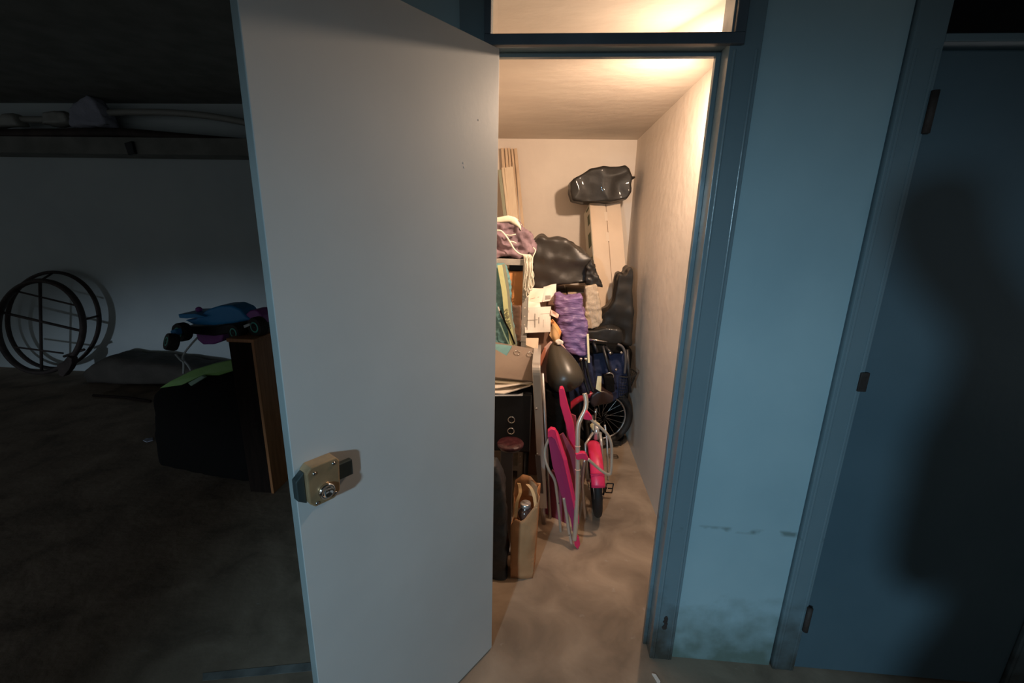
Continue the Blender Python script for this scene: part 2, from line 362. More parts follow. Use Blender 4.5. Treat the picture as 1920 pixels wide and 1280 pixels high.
# frame of the open door, with rebate and transom bar
def frame(name, x0, x1, xo0, xo1, label):
    b = MB(); yf, yb, ys = -.014, .060, .042
    b.box((xo0, yf, 0), (x0, yb, 2.42)); b.box((x1, yf, 0), (xo1, yb, 2.42))
    b.box((x0, yf, 2.015), (x1, yb, 2.033)); b.box((x0, yf, 2.36), (x1, yb, 2.42))
    b.box((x0, ys, 0), (x0+.013, yb, 2.015)); b.box((x1-.013, ys, 0), (x1, yb, 2.015)); b.box((x0+.013, ys, 2.003), (x1-.013, yb, 2.015))
    for xx in (xo0+.012, x0-.012, x1+.014, xo1-.012): b.tube([(xx, yf+.001, .002), (xx, yf+.001, 2.0)], .0045, 12)
    return struct(b.build(name, M['bluetrim'], bevel=.006), label)
frame('trim_2', 0, XW, -.08, XT, 'glossy blue door frame around the lit storeroom opening')
b = MB()   # dark bead round the transom pane
b.box((-.012, -.03, 2.008), (XW+.03, -.012, 2.034)); b.box((-.012, -.03, 2.034), (.006, -.012, 2.36)); b.box((XW+.004, -.03, 2.034), (XW+.03, -.012, 2.36))
struct(b.build('trim_3', M['navytrim'], bevel=.002), 'dark navy bead under the transom window')
g = MB().box((.0, .05, 2.033), (XW, .054, 2.36)).build('window_1', M['glass']); struct(g, 'clear transom pane above the open door')

# open door leaf
ANG = 2.18151; D = Vector((math.cos(ANG), -math.sin(ANG), 0)); NR = Vector((D.y, -D.x, 0)); O = Vector((.03, -.035, 0))
if NR.dot(CAM - O) < 0: NR = -NR
def dpt(s, z, n=0.0): return O + D*s + NR*n + Vector((0, 0, z))
b = MB(); TH = .030; W_ = .634
b.hexa([dpt(0,.008,-TH), dpt(W_,.008,-TH), dpt(W_,.008,0), dpt(0,.008,0), dpt(0,1.997,-TH), dpt(W_,1.997,-TH), dpt(W_,1.997,0), dpt(0,1.997,0)])
dr = b.build('door_1', M['whitedoor'], bevel=.002); dr.data.materials.append(M['edge']); dr.data.polygons[3].material_index = dr.data.polygons[3].material_index
for p_ in dr.data.polygons:
    if p_.normal.dot(D) > .9: p_.material_index = 1
dr.data.update(); struct(dr, 'pale grey painted door standing open with a brass rim lock')
def dbox(mb, s0, s1, z0, z1, n0, n1): return mb.hexa([dpt(s0,z0,n0), dpt(s1,z0,n0), dpt(s1,z0,n1), dpt(s0,z0,n1), dpt(s0,z1,n0), dpt(s1,z1,n0), dpt(s1,z1,n1), dpt(s0,z1,n1)])
mb = MB()
lk_pts = [(.553,.975),(.567,.962),(.61,.962),(.622,.975),(.622,1.045),(.612,1.056),(.556,1.056),(.549,1.047)]
mb.prism([dpt(s, z, .0) for s, z in lk_pts], NR*.034)
lock = mb.build('rim_lock', M['brass'], dr, bevel=.003); lock['label'] = 'brass rim lock'
lc = dpt(.585, .990, .034); Mr = NR.to_track_quat('Z', 'Y').to_matrix().to_4x4()
MB().lathe([(.0175,0),(.018,.006),(.0155,.009),(.012,.009),(.0115,.004)], lc, Mr).build('lock_cylinder', M['chrome'], lock, smooth=True)
for s_, z_ in [(.606,1.04),(.563,1.045),(.606,.970),(.565,.974)]:
    MB().lathe([(.004,0),(.004,.0015),(.002,.0025)], dpt(s_, z_, .034), Mr, 12).build('screw', M['steel'], lock, smooth=True)
mb = MB(); dbox(mb, .508, .551, .986, 1.024, 0, .014); mb.build('bolt_guide', M['latch'], dr, bevel=.002)
mb = MB(); mb.prism([dpt(.622,.972,.003), dpt(.640,.985,.003), dpt(.640,1.03,.003), dpt(.622,1.045,.003)], NR*.02); mb.build('lock_case_edge', M['latch'], dr, bevel=.002)
for z_ in (.25, 1.02, 1.78):
    MB().tube([(.004,-.024,z_-.05),(.004,-.024,z_+.05)], .006, 10).build('hinge', M['bluetrim'], dr, smooth=True)
for s_, z_ in [(.078,1.81),(.133,1.70),(.13,1.69)]:
    mb = MB(); dbox(mb, s_, s_+.003, z_, z_+.004, 0, .0008); mb.build('paint_chip', M['paper'], dr)

# second, closed door
frame('trim_4', X2+.075, X2+.785, X2, X2+.86, 'dark blue frame of the closed door at the right')
b = MB().box((X2+.078, -.004, .008), (X2+.782, .034, 1.998)); d2 = b.build('door_2', M['bluedoor'], bevel=.003); struct(d2, 'closed dark blue door at the right edge')
for p in [(1732, 210), (1500, 1160)]:
    q = at(*p, y=-.02); MB().tube([(X2+.077,-.02,q.z-.05),(X2+.077,-.02,q.z+.05)], .009, 12).build('hinge', M['rust'], d2, smooth=True)
q = at(1607, 716, y=-.02)
mb = MB().box((X2+.06,-.022,q.z-.03), (X2+.085,-.012,q.z+.03)); mb.build('latch_plate', M['rust'], d2, bevel=.002)
struct(MB().box((X2+.075, .05, 2.033), (X2+.785, .056, 2.36)).build('window_2', M['darkglass']), 'black unlit transom pane above the closed door')

# chipped, rusty patch at the foot of the right jamb
q = at(1245, 1172, y=-.016); mb = MB(); random.seed(5)
for k in range(5):
    cx_, cz_, r_ = q.x + random.uniform(-.006,.008), q.z - .012 + k*.010, random.uniform(.006,.011)
    mb.prism([(cx_+r_*random.uniform(.6,1.1)*math.cos(a_), -.0146, cz_+r_*random.uniform(.7,1.3)*math.sin(a_)) for a_ in [2*math.pi*j/9 for j in range(9)]], (0, -.001-.0002*k, 0))
mb.build('rust_patch', M['rust'], bpy.data.objects['trim_2'])

mb = MB(); mb.prism([at(a_, b_, z=.0005) for a_, b_ in [(380,1262),(600,1240),(600,1256),(380,1276)]], (0,0,.001))
struct(mb.build('trim_5', mat('worn_floor_paint', (.16, .16, .15), .8, var=.3, vscale=14)), 'worn pale painted line on the passage floor')

# lamp of the storeroom
t = thing('wall_lamp', 'bare bulb in a white holder high on the storeroom right wall', 'lamp', (XR, .46, 2.09))
MB().lathe([(.045,0),(.045,.015),(.022,.022),(.02,.05)], (XR, .46, 2.09), Matrix.Rotation(-math.pi/2, 4, 'Y')).build('lamp_holder', M['paper'], t, smooth=True)
bl = MB().ball(LAMP + Vector((.012, 0, 0)), (.03, .03, .03), 3).build('bulb', M['bulb'], t, smooth=True)
bl.visible_shadow = True
bpy.data.objects['storeroom_bulb'].location = LAMP + Vector((-.03, 0, 0))

# ------------------------------------------------------------------ storeroom contents
Z3 = Vector((0, 0, 1))
def plank(name, top, low, wpx, y0, y1, m, th, label, cat, group):
    T = at(*top, y=y0); Lw = at(*low, y=y1); d = (Lw-T).normalized(); B = T + d*((0-T.z)/d.z)
    wd = (at(top[0]+wpx/2, top[1], y=y0) - at(top[0]-wpx/2, top[1], y=y0)).length
    u = Vector((1,0,0)); u = (u - d*u.dot(d)).normalized(); n = d.cross(u); n = n if n.y > 0 else -n
    mb = MB(); P = []
    for c in (B, T):
        P += [c - u*wd/2, c + u*wd/2, c + u*wd/2 + n*th, c - u*wd/2 + n*th]
    return tag(mb.hexa(P).build(name, m, bevel=.001), label, cat, group)
G = 'pale wooden sticks leaning in the back left corner'
plank('wooden_stick', (941.7,277), (953,420), 5, 2.37, 2.31, M['pine'], .014, 'leftmost of the five thin pale sticks leaning on the back wall', 'stick', G)
plank('wooden_stick', (948.7,277), (960,420), 4.5, 2.372, 2.312, M['pine'], .014, 'second from the left of the five thin pale sticks on the back wall', 'stick', G)
plank('wooden_stick', (954.2,277), (966,420), 3.6, 2.374, 2.314, M['pine'], .014, 'middle one of the five thin pale sticks on the back wall', 'stick', G)
plank('wooden_stick', (960,278), (973,420), 3.6, 2.376, 2.30, M['pine'], .014, 'fourth from the left of the five thin pale sticks on the back wall', 'stick', G)
plank('wooden_stick', (966.5,278), (980,420), 5.5, 2.378, 2.30, M['pine'], .014, 'rightmost and widest of the five thin pale sticks on the back wall', 'stick', G)
plank('wooden_board', (953.5,313), (964.5,420), 16, 2.30, 2.24, M['board'], .018, 'wide pale board with a square top leaning in front of the sticks', 'board', 'pale boards leaning in the back left corner')
plank('wooden_board', (942.5,314), (953,405), 4.5, 2.29, 2.23, M['board'], .03, 'narrow cream board leaning left of the wide pale board', 'board', 'pale boards leaning in the back left corner')
plank('wooden_board', (936.5,318), (947,405), 6, 2.28, 2.22, M['stripegrey'], .02, 'grey-brown board leaning leftmost beside the open door edge', 'board', 'pale boards leaning in the back left corner')

# tall leaning carton
A1 = at(1106,380,y=2.13); A2 = at(1119,560,y=1.86)
d = (A2-A1).normalized(); B1 = A1 + d*((.75-A1.z)/d.z)
u = Vector((1,.12,0)).normalized(); u = (u-d*u.dot(d)).normalized(); n = d.cross(u); n = n if n.y > 0 else -n
wd = (at(1164,376,y=2.15)-A1).length; ln = (A1-B1).length
t = thing('tall_carton', 'tall pale cardboard carton leaning upright in the back right corner', 'cardboard box', B1)
def cb(u0,u1,n0,n1,l0,l1): 
    f = lambda a,b_,c: B1 + u*a + n*b_ - d*c
    return [f(u0,n0,l0), f(u1,n0,l0), f(u1,n1,l0), f(u0,n1,l0), f(u0,n0,l1), f(u1,n0,l1), f(u1,n1,l1), f(u0,n1,l1)]
# body sits a touch above the floor along its own axis
MB().hexa(cb(0, wd, .012, .20, 0.0, ln)).build('body', M['card_pale'], t, bevel=.003)
MB().hexa(cb(.0, wd*.505, 0, .012, .0, ln)).build('flap', M['card_pale'], t, bevel=.001)
MB().hexa(cb(wd*.53, wd, .001, .012, .0, ln)).build('flap', M['card_pale'], t, bevel=.001)
MB().hexa(cb(-.003, 0, .006, .198, .002, ln-.002)).build('printed_side', M['card_white'], t)
for k in (ln*.93, ln*.78):
    MB().hexa(cb(wd*.44, wd*.54, -.0015, 0, k-.07, k)).build('tape', M['tapem'], t)
for k, (a0, a1) in enumerate([(.86,.93), (.70,.80), (.52,.62), (.97,.985)]):
    MB().hexa(cb(-.0045, -.003, .03, .09+.02*(k % 2), ln*a0, ln*a1)).build('print_mark', mat('green_print', (.07,.09,.04), .7) if k == 0 else bpy.data.materials['green_print'], t)
CT = A1.z
# wrapped bag on the carton
o = puffy('bin_bag', [(1069,342),(1082,332),(1108,317),(1135,313),(1173,309),(1181,321),(1187,332),(1184,346),(1184,360),(1176,372),(1150,377),(1096,380),(1074,374),(1069,358)], 2.02, .30, M['binbag'], vox=.009, smooth=1, disp=.013, dscale=.20, seed=2, ridge=.7)
tag(o, 'black plastic bag wrapped round a boxy bundle on top of the tall carton', 'bin bag')
MB().tube(spline([at(1183,334,y=2.12), at(1187,333,y=2.13), at(1190,332,y=2.14)]), [.012]*6+[.010]*3+[.007]*3+[.003], 8).build('corner_twist', M['binbag'], o, smooth=True)

# cartons stacked at mid back, carrying the big bag
q = at(1064,560,y=1.62)
def carton(name, x0, x1, y0, y1, z0, z1, m, label, rot=0):
    c = Vector(((x0+x1)/2, (y0+y1)/2, z0)); R_ = Matrix.Translation(c) @ Matrix.Rotation(rot, 4, 'Z')
    t = thing(name, label, 'cardboard box', c)
    a, b_, h = (x1-x0)/2, (y1-y0)/2, z1-z0
    MB().box((-a,-b_,0), (a,b_,h-.003), R_).build('body', m, t, bevel=.002)
    MB().box((-a,-b_,h-.003), (a,-.002,h), R_).build('flap', m, t); MB().box((-a,.002,h-.003), (a,b_,h), R_).build('flap', m, t)
    if a > .1: MB().box((-.02,-b_-.001,h*.55), (.02,-b_,h-.01), R_).build('tape', M['tapem'], t)
    return t
carton('carton', .33, .53, 1.60, 1.98, .73, 1.135, M['card'], 'brown carton under the drooping black bag, beside the purple bag')
carton('carton', .02, .32, 1.52, 1.98, .60, 1.13, M['card_dark'], 'dark brown carton behind the loose papers, under the big black bag')
carton('carton', .0, .40, 1.53, 1.98, .0, .60, M['card_dark'], 'wide dark carton at floor level behind the heap')
carton('carton', .33, .53, 1.64, 1.98, .60, .73, M['card_dark'], 'flat dark carton tucked behind the purple bag')
o = puffy('bin_bag', [(998,470),(1000,452),(1008,444),(1018,443),(1028,449),(1042,448),(1058,449),(1070,456),(1088,468),(1102,477),(1113,490),(1119,508),(1121,520),(1130,537),(1112,533),(1100,531),(1062,533),(1040,536),(1000,550),(997,520)], 1.50, .46, M['binbag2'], vox=.012, smooth=6, disp=.028, dscale=.20, seed=5, ridge=.6)
tag(o, 'large slack black bag lying across the cartons in the middle of the heap', 'bin bag')
o2 = puffy('loose_tail', [(1100,496),(1108,486),(1117,500),(1120,516),(1131,539),(1112,535),(1098,533)], 1.46, .07, M['binbag'], parent=o, vox=.007, smooth=3, disp=.012, dscale=.05, seed=9, ridge=.7)
o2['label'] = 'shiny gathered tail of the bag'

# shelving of slotted angle
t = thing('shelving_unit', 'galvanised slotted-angle shelving unit beside the open door edge', 'shelf', (-.1, 1.5, 0))
SX0, SX1, SY0, SY1, SZ = -.26, .083, 1.14, 1.46, 1.372
def upright(x, y, sx, s_y):
    b = MB(); w_ = .034; th = .0025
    b.box((min(x, x+sx*th), min(y, y+s_y*w_), 0), (max(x, x+sx*th), max(y, y+s_y*w_), SZ+.01))
    b.box((min(x, x+sx*w_), min(y, y+s_y*th), 0), (max(x, x+sx*w_), max(y, y+s_y*th), SZ+.01))
    o = b.build('upright', M['galv'], t)
    if y == SY0:
        for k in range(27):
            z_ = .05 + k*.05
            h = MB(); xc = x + sx*w_*.5
            h.lathe([(.0042,0),(.0042,.0006)], (xc, y-.0004, z_), Matrix.Rotation(math.pi/2, 4, 'X'), 10)
            h.build('slot', M['slot'], o)
M['slot'] = mat('bright_slot', (.85, .78, .68), .5)
upright(SX1, SY0, -1, 1); upright(SX0, SY0, 1, 1); upright(SX1, SY1, -1, -1); upright(SX0, SY1, 1, -1)
for z_ in (SZ, .93, .42, .08):
    b = MB(); b.box((SX0+.003, SY0+.004, z_-.012), (SX1-.003, SY1-.004, z_)); b.box((SX0+.003, SY0-.002, z_-.032), (SX1-.001, SY0+.002, z_)); b.box((SX1-.003, SY0, z_-.032), (SX1, SY1, z_))
    b.build('shelf_deck', M['galv'], t, bevel=.001)
carton('carton', -.06, .07, 1.18, 1.42, 1.10, 1.30, M['card_orange'], 'orange cardboard box inside the shelving, upper level')
carton('carton', -.08, .07, 1.17, 1.43, .93, 1.10, M['card_pale'], 'peach cardboard box under the orange one inside the shelving')
bx = bpy.data.objects
o = tag(MB().box((-.035,1.2,1.302),(.045,1.40,1.352)).build('black_case', M['blackbox'], bevel=.004), 'small black case on the orange cardboard box', 'case')
o = puffy('plastic_pack', [(958,573),(976,573),(977,640),(964,642),(959,610)], 1.100, .035, M['brownplas'], vox=.006, smooth=3, disp=.006, dscale=.05, seed=3)
tag(o, 'glossy brown plastic pack hanging at the front of the shelving', 'plastic pack')

# mauve sack with cream top and rope on the shelf
t = thing('drawstring_sack', 'mauve cloth sack tied with white cord on top of the shelving', 'sack', (.0, 1.28, SZ))
puffy('sack_body', [(905,425),(920,414),(945,412),(968,416),(976,430),(985,434),(994,441),(997,452),(1003,463),(1001,473),(992,479),(960,483),(905,484)], 1.18, .24, M['mauve'], parent=t, vox=.008, smooth=3, disp=.020, dscale=.055, seed=4, ridge=.85)
puffy('cream_lining', [(905,408),(935,407),(952,404),(966,408),(975,422),(977,432),(970,424),(955,415),(935,417),(905,420)], 1.165, .22, M['cream'], parent=t, vox=.006, smooth=2, disp=.004, seed=1)
b = MB(); Y = 1.15
b.tube(spline([at(930,432,y=Y), at(940,433,y=Y-.005), at(950,444,y=Y-.01), at(957,455,y=Y-.012), at(965,468,y=Y-.012), at(975,476,y=Y-.01), at(985,478,y=Y-.015)]), .0045, 8)
b.tube(spline([at(948,440,y=Y), at(957,441,y=Y-.004), at(967,439,y=Y)]), .003, 8); b.tube(spline([at(955,452,y=Y-.01), at(962,453,y=Y-.01), at(968,456,y=Y)]), .003, 8)
b.build('cord', M['rope'], t, smooth=True)
# hank of rope hanging at the shelving corner
b = MB(); random.seed(3)
for k in range(8):
    x0 = 984 + k*1.9; yb = 1.118 - .004*(k % 3); ybot = 556 - 6*(k % 3) - (12 if k > 5 else 0) - (14 if k < 2 else 0)
    b.tube(spline([at(x0-4, 477, y=1.13), at(x0, 484, y=yb), at(x0+1.5+random.uniform(-4,4), 505, y=yb), at(x0+2+random.uniform(-5,4), 530, y=yb), at(x0+random.uniform(-4,4), ybot, y=yb), at(x0-3, ybot-6, y=yb-.006), at(x0-1, ybot-25, y=yb-.008), at(x0+1, 500, y=yb-.008), at(x0-2, 480, y=1.125)]), .0029, 7)
b.tube(spline([at(1000,464,y=1.14), at(1004,470,y=1.13), at(999,482,y=1.12), at(998,494,y=1.12), at(994,494,y=1.12), at(996,482,y=1.12)]), .003, 7)
b.tube(spline([at(994,500,y=1.12), at(1000,512,y=1.12), at(1000,520,y=1.12), at(995,524,y=1.12)]), .003, 7)
tag(b.build('rope_hank', M['rope'], smooth=True), 'loose hank of white rope hanging from the corner of the shelving', 'rope')

# folded beach parasol in teal, lime and grey standing before the shelving
t = thing('folded_parasol', 'folded teal and lime striped beach parasol standing against the shelving', 'parasol', at(948,640,y=1.04))
puffy('canopy', [(922,498),(945,494),(955,520),(960,600),(968,650),(960,668),(940,672),(920,668)], 1.045, .055, M['teal'], parent=t, vox=.007, smooth=3, disp=.012, dscale=.05, seed=6, ridge=.5)
def ribbon(name, pts, wpx, y, m, parent, th=.004):
    """flat band following a course, with thickness"""
    P = spline([at(a, b_, y=y) for a, b_ in pts], 5); b = MB(); wd = (at(950+wpx/2,560,y=y)-at(950-wpx/2,560,y=y)).length
    up = [];
    rings = []
    for i, p in enumerate(P):
        tg = (P[min(i+1,len(P)-1)] - P[max(i-1,0)]).normalized(); s_ = tg.cross(Vector((0,1,0))).normalized()
        rings.append([b.b.verts.new(q_) for q_ in (p-s_*wd/2, p+s_*wd/2, p+s_*wd/2+Vector((0,th,0)), p-s_*wd/2+Vector((0,th,0)))])
    for A_, B_ in zip(rings, rings[1:]):
        for j in range(4): b.b.faces.new([A_[j], A_[(j+1)%4], B_[(j+1)%4], B_[j]])
    b.b.faces.new(rings[0]); b.b.faces.new(rings[-1][::-1])
    return b.build(name, m, parent)
st = ribbon('lime_stripe', [(937,497),(941,520),(946,550),(950,590),(957,620),(961,650)], 9, 1.024, M['lime'], t)
ribbon('grey_stripe', [(944,495),(949,520),(953,550),(957,590),(963,622),(967,648)], 5, 1.026, M['stripegrey'], t)
ribbon('white_piping', [(934,575),(940,592),(948,605),(953,616)], 2.0, 1.020, M['paper'], t)
ribbon('white_piping', [(937,604),(944,622),(950,636),(956,648)], 2.2, 1.020, M['palegreen'], t)
ribbon('dark_strap', [(938,582),(946,602),(956,622),(965,645)], 3.2, 1.018, M['blackfab'], t)
cu = bpy.data.curves.new('lettering', 'FONT'); cu.body = 'GENAS'; cu.size = .038; cu.extrude = .0006; cu.align_x = 'LEFT'
lt = bpy.data.objects.new('tmp', cu); C.objects.link(lt); dg = bpy.context.evaluated_depsgraph_get(); dg.update()
lm = bpy.data.meshes.new_from_object(lt.evaluated_get(dg)); bpy.data.objects.remove(lt)
pa, pb = at(950,615,y=1.020), at(949,578,y=1.020); ex = (at(950,578,y=1.020)-at(957,615,y=1.020)).normalized(); ez = Vector((0,-1,0)); ey = ez.cross(ex)
T = Matrix((ex, ey, ez)).transposed().to_4x4(); T.translation = at(959.5, 617, y=1.020)
lm.transform(T); link('lettering', lm, mat('lettering_dark', (.20,.19,.12), .6), st)

# loose papers
def sheet(px, y0, y1, m, label, group='loose papers in the middle of the heap', marks=(), th=.003, name='paper_sheet', cat='paper'):
    a, b_, c, d_ = px     # tl tr br bl
    P = [at(*d_,y=y1), at(*c,y=y1), at(*b_,y=y0), at(*a,y=y0)]
    n_ = (P[1]-P[0]).cross(P[3]-P[0]).normalized(); n_ = n_ if n_.y < 0 else -n_
    def f(u_, v_):
        p = P[0].lerp(P[1], u_).lerp(P[3].lerp(P[2], u_), v_); return p + n_*(.006*math.sin(u_*5+px[0][0])*math.sin(v_*4))
    mb = MB(); N_ = 10
    top = [[mb.b.verts.new(f(i/N_, j/N_)) for j in range(N_+1)] for i in range(N_+1)]
    bot = [[mb.b.verts.new(f(i/N_, j/N_) - n_*th) for j in range(N_+1)] for i in range(N_+1)]
    for i in range(N_):
        for j in range(N_):
            mb.b.faces.new([top[i][j],top[i+1][j],top[i+1][j+1],top[i][j+1]]); mb.b.faces.new([bot[i][j],bot[i][j+1],bot[i+1][j+1],bot[i+1][j]])
    for i in range(N_):
        mb.b.faces.new([top[i][0],bot[i][0],bot[i+1][0],top[i+1][0]]); mb.b.faces.new([top[i][N_],top[i+1][N_],bot[i+1][N_],bot[i][N_]])
        mb.b.faces.new([top[0][i],top[0][i+1],bot[0][i+1],bot[0][i]]); mb.b.faces.new([top[N_][i],bot[N_][i],bot[N_][i+1],top[N_][i+1]])
    o = mb.build(name, m, smooth=False); tag(o, label, cat, group)
    if marks:
        mb = MB()
        for u0, v0, u1, v1 in marks:
            q = [f(u0,v0), f(u1,v0), f(u1,v1), f(u0,v1)]; mb.prism([p + n_*.0006 for p in q], n_*.0006)
        mb.build('print', M['ink'], o)
    return o
sheet([(984,577),(1033,574),(1032,622),(984,624)], 1.16, 1.13, M['paper'], 'large printed white sheet hanging in front, right of the shelving upright', marks=[(.38,.2,.41,.75),(.53,.35,.56,.6),(.08,.12,.10,.5),(.05,.5,.5,.515),(.6,.72,.95,.73),(.15,.8,.16,.9),(.72,.2,.73,.5)])
sheet([(984,566),(1012,566),(1014,578),(984,580)], 1.24, 1.18, M['paper'], 'bundle of white papers with a rounded edge above the large printed sheet', th=.02)
sheet([(984,541),(1022,539),(1016,566),(984,570)], 1.42, 1.30, M['paper'], 'creased pinkish sheet leaning below the hanging rope', marks=[(.3,.3,.8,.33)])
sheet([(1019,537),(1043,532),(1042,562),(1017,566)], 1.47, 1.40, M['paper'], 'upright pale sheet with its top edge against the big black bag', marks=[(.2,.1,.6,.35)])
sheet([(1033,580),(1048,589),(1046,597),(1032,590)], 1.15, 1.14, M['pinkpaper'], 'small pink slip sticking out right of the large printed sheet')
o = sheet([(1030,600),(1036,598),(1052,622),(1048,636)], 1.20, 1.15, M['card_orange'], 'torn orange-brown card flap left of the purple bag', group=None, th=.006, name='card_flap', cat='cardboard')
o = sheet([(1030,628),(1036,606),(1050,630),(1042,646)], 1.16, 1.14, mat('tan_card', (.62,.38,.18), .8), 'tan card corner just above the dark egg-shaped pod', group=None, th=.006, name='card_flap', cat='cardboard')
o = puffy('tissue', [(1041,640),(1048,637),(1056,641),(1056,645),(1046,647)], 1.10, .03, M['paper'], vox=.004, smooth=1, disp=.004, dscale=.03); tag(o, 'crumpled white tissue above the dark egg-shaped pod', 'tissue')
carton('carton', .085, .26, 1.18, 1.50, .0, .955, M['card_dark'], 'upright dark carton holding up the loose papers')

# purple bag
o = puffy('plastic_bag', [(1041,553),(1050,553),(1064,560),(1082,558),(1091,556),(1094,566),(1092,577),(1097,586),(1098,598),(1102,612),(1103,632),(1104,650),(1100,666),(1088,668),(1074,663),(1062,657),(1055,640),(1049,620),(1047,600),(1042,585),(1040,570)], 1.26, .17, M['purple'], vox=.008, smooth=5, disp=.016, dscale=.08, seed=8, ridge=.6)
tag(o, 'purple plastic bag slumped over the middle of the heap', 'plastic bag')
o = puffy('plastic_bag', [(1098,536),(1119,533),(1124,560),(1129,590),(1130,604),(1122,614),(1100,618),(1096,596),(1098,560)], 1.44, .06, M['clear'], vox=.008, smooth=4, disp=.010, dscale=.06, seed=12, ridge=.5)
tag(o, 'cloudy beige plastic bag hanging in front of the tall carton', 'plastic bag')

# black bags in the right corner
o = puffy('bin_bag', [(1158,524),(1160,515),(1168,512),(1175,519),(1178,506),(1184,501),(1190,507),(1189,530),(1187,560),(1186,585),(1185,620),(1184,648),(1170,646),(1150,632),(1118,626),(1118,606),(1128,590),(1144,578),(1152,566),(1156,545)], 1.58, .20, M['binbag'], vox=.008, smooth=4, disp=.018, dscale=.19, seed=14, ridge=.45)
tag(o, 'black bin bag with knotted neck standing in the right corner', 'bin bag')
o = puffy('cushion', [(1120,620),(1135,615),(1155,616),(1166,621),(1168,640),(1160,648),(1135,645),(1108,642),(1098,632),(1100,621)], 1.42, .12, M['binbag'], vox=.008, smooth=5, disp=.008, dscale=.12, seed=15)
tag(o, 'black plastic-wrapped cushion under the knotted black bin bag', 'cushion')

# folded pushchair
t = thing('folded_pushchair', 'folded navy pushchair with grey curved handle by the right wall', 'pushchair', at(1140,740,y=1.42))
puffy('seat_cloth', [(1098,662),(1130,655),(1170,656),(1180,680),(1178,735),(1150,752),(1112,750),(1104,720)], 1.40, .12, M['navyfab'], parent=t, vox=.009, smooth=4, disp=.012, dscale=.08, seed=17, ridge=.4)
puffy('hood', [(1100,642),(1140,646),(1165,648),(1170,664),(1130,662),(1104,664)], 1.36, .14, M['blackfab'], parent=t, vox=.009, smooth=3, disp=.01, seed=18)
MB().tube(spline([at(1158,645,y=1.34), at(1167,650,y=1.34), at(1172,662,y=1.34), at(1173,680,y=1.35), at(1171,700,y=1.36)]), .008, 10).build('handle', M['greymetal'], t, smooth=True)
MB().tube([at(1103,636,y=1.34), at(1120,638,y=1.34), at(1138,641,y=1.35)], .006, 10).build('crossbar', M['chrome'], t, smooth=True)
for a_, b_ in [((1130,648),(1150,720)), ((1176,655),(1181,735)), ((1112,640),(1120,660)), ((1135,650),(1148,664))]:
    MB().tube([at(*a_,y=1.36), at(*b_,y=1.33)], .011, 10).build('frame_tube', M['blackmetal'], t, smooth=True)
for p in [(1144,662),(1165,661),(1155,693)]:
    MB().ball(at(*p,y=1.325), (.009,.006,.009), 2).build('rivet', M['chrome'], t, smooth=True)
MB().ring(at(1142,705,y=1.30), (0,1,.4), .026, .005, 28, 8).build('ring', M['chrome'], t, smooth=True)
puffy('grip', [(1132,706),(1150,706),(1153,735),(1136,738)], 1.27, .06, M['blackfab'], parent=t, vox=.007, smooth=3, disp=.004)

# adult folding bicycle behind: wheel facing out, basket, saddle
t = thing('bicycle', 'dark bicycle with black net basket and crimson frame behind the pink chair', 'bicycle', at(1140,822,z=0))
WC = at(1130,782,y=1.58); WN = (CAM-WC); WN.z = 0; WN.normalize(); WN = (WN + Vector((.35,0,0))).normalized()
wh = MB().ring(WC, WN, .198, .023, 56, 12).build('tyre', M['rubber'], t, smooth=True)
MB().ring(WC, WN, .166, .008, 56, 8).build('rim', M['alu_matt'], wh, smooth=True)
mb = MB(); a = Vector((0,0,1)); uu = WN.cross(a).normalized(); vv = WN.cross(uu)
for k in range(20):
    an = 2*math.pi*k/20; dd = uu*math.cos(an)+vv*math.sin(an); d2_ = uu*math.cos(an+.5)+vv*math.sin(an+.5)
    mb.tube([WC + d2_*.02 + WN*(.02 if k % 2 else -.02), WC + dd*.168], .0014, 5)
mb.build('spokes', M['alu_matt'], wh); MB().tube([WC-WN*.04, WC+WN*.04], .016, 12).build('hub', M['blackmetal'], wh, smooth=True)
MB().tube(spline([at(1062,768,y=1.22), at(1080,752,y=1.24), at(1098,743,y=1.25), at(1115,737,y=1.27)]), .019, 14).build('frame_tube', M['redtube'], t, smooth=True)
puffy('saddle', [(1108,742),(1120,733),(1135,734),(1150,742),(1151,752),(1142,758),(1125,760),(1112,764),(1106,755)], 1.22, .16, M['saddle'], parent=t, vox=.007, smooth=4, disp=.004)
MB().tube([at(1117,764,y=1.27), at(1115,786,y=1.27)], .010, 12).build('seat_post', M['chrome'], t, smooth=True)
MB().tube([at(1114,786,y=1.27), at(1122,812,y=1.3), at(1132,832,y=1.34)], .013, 10).build('lower_tube', M['alu_matt'], t, smooth=True)
mb = MB(); pc = at(1157,831,y=1.42)
mb.ring((0,0,0),(0,0,1),.001,.001,4,3) if 0 else None
for s_ in (-1, 1):
    mb.tube([pc+Vector((-.035,s_*.022,0)), pc+Vector((.022,s_*.022,0))], .005, 8)
mb.tube([pc+Vector((.022,-.022,0)), pc+Vector((.026,0,0)), pc+Vector((.022,.022,0))], .005, 8); mb.tube([pc+Vector((-.05,0,0)), pc+Vector((.02,0,0))], .006, 8)
mb.build('pedal', M['rubber'], t, smooth=True)
bc = at(1178,702,y=1.42)
def bk(u_, v_):
    an = -2.0 + u_*3.6; r_ = .105 - .055*v_; return Vector((bc.x-.035 + r_*math.cos(an)*.85, bc.y + .02 + r_*math.sin(an), bc.z + .01 - .17*v_ + .03*math.cos(an)*(-v_*0-.0)))
mb = MB()
for i in range(19): mb.tube([bk(i/18, v_/6) for v_ in range(7)], .0012, 4)
for j in range(9): mb.tube([bk(u_/24, j/8) for u_ in range(25)], .0012, 4)
mb.tube([bk(u_/24, 0) for u_ in range(25)], .004, 8)
mb.build('basket', M['net'], t)
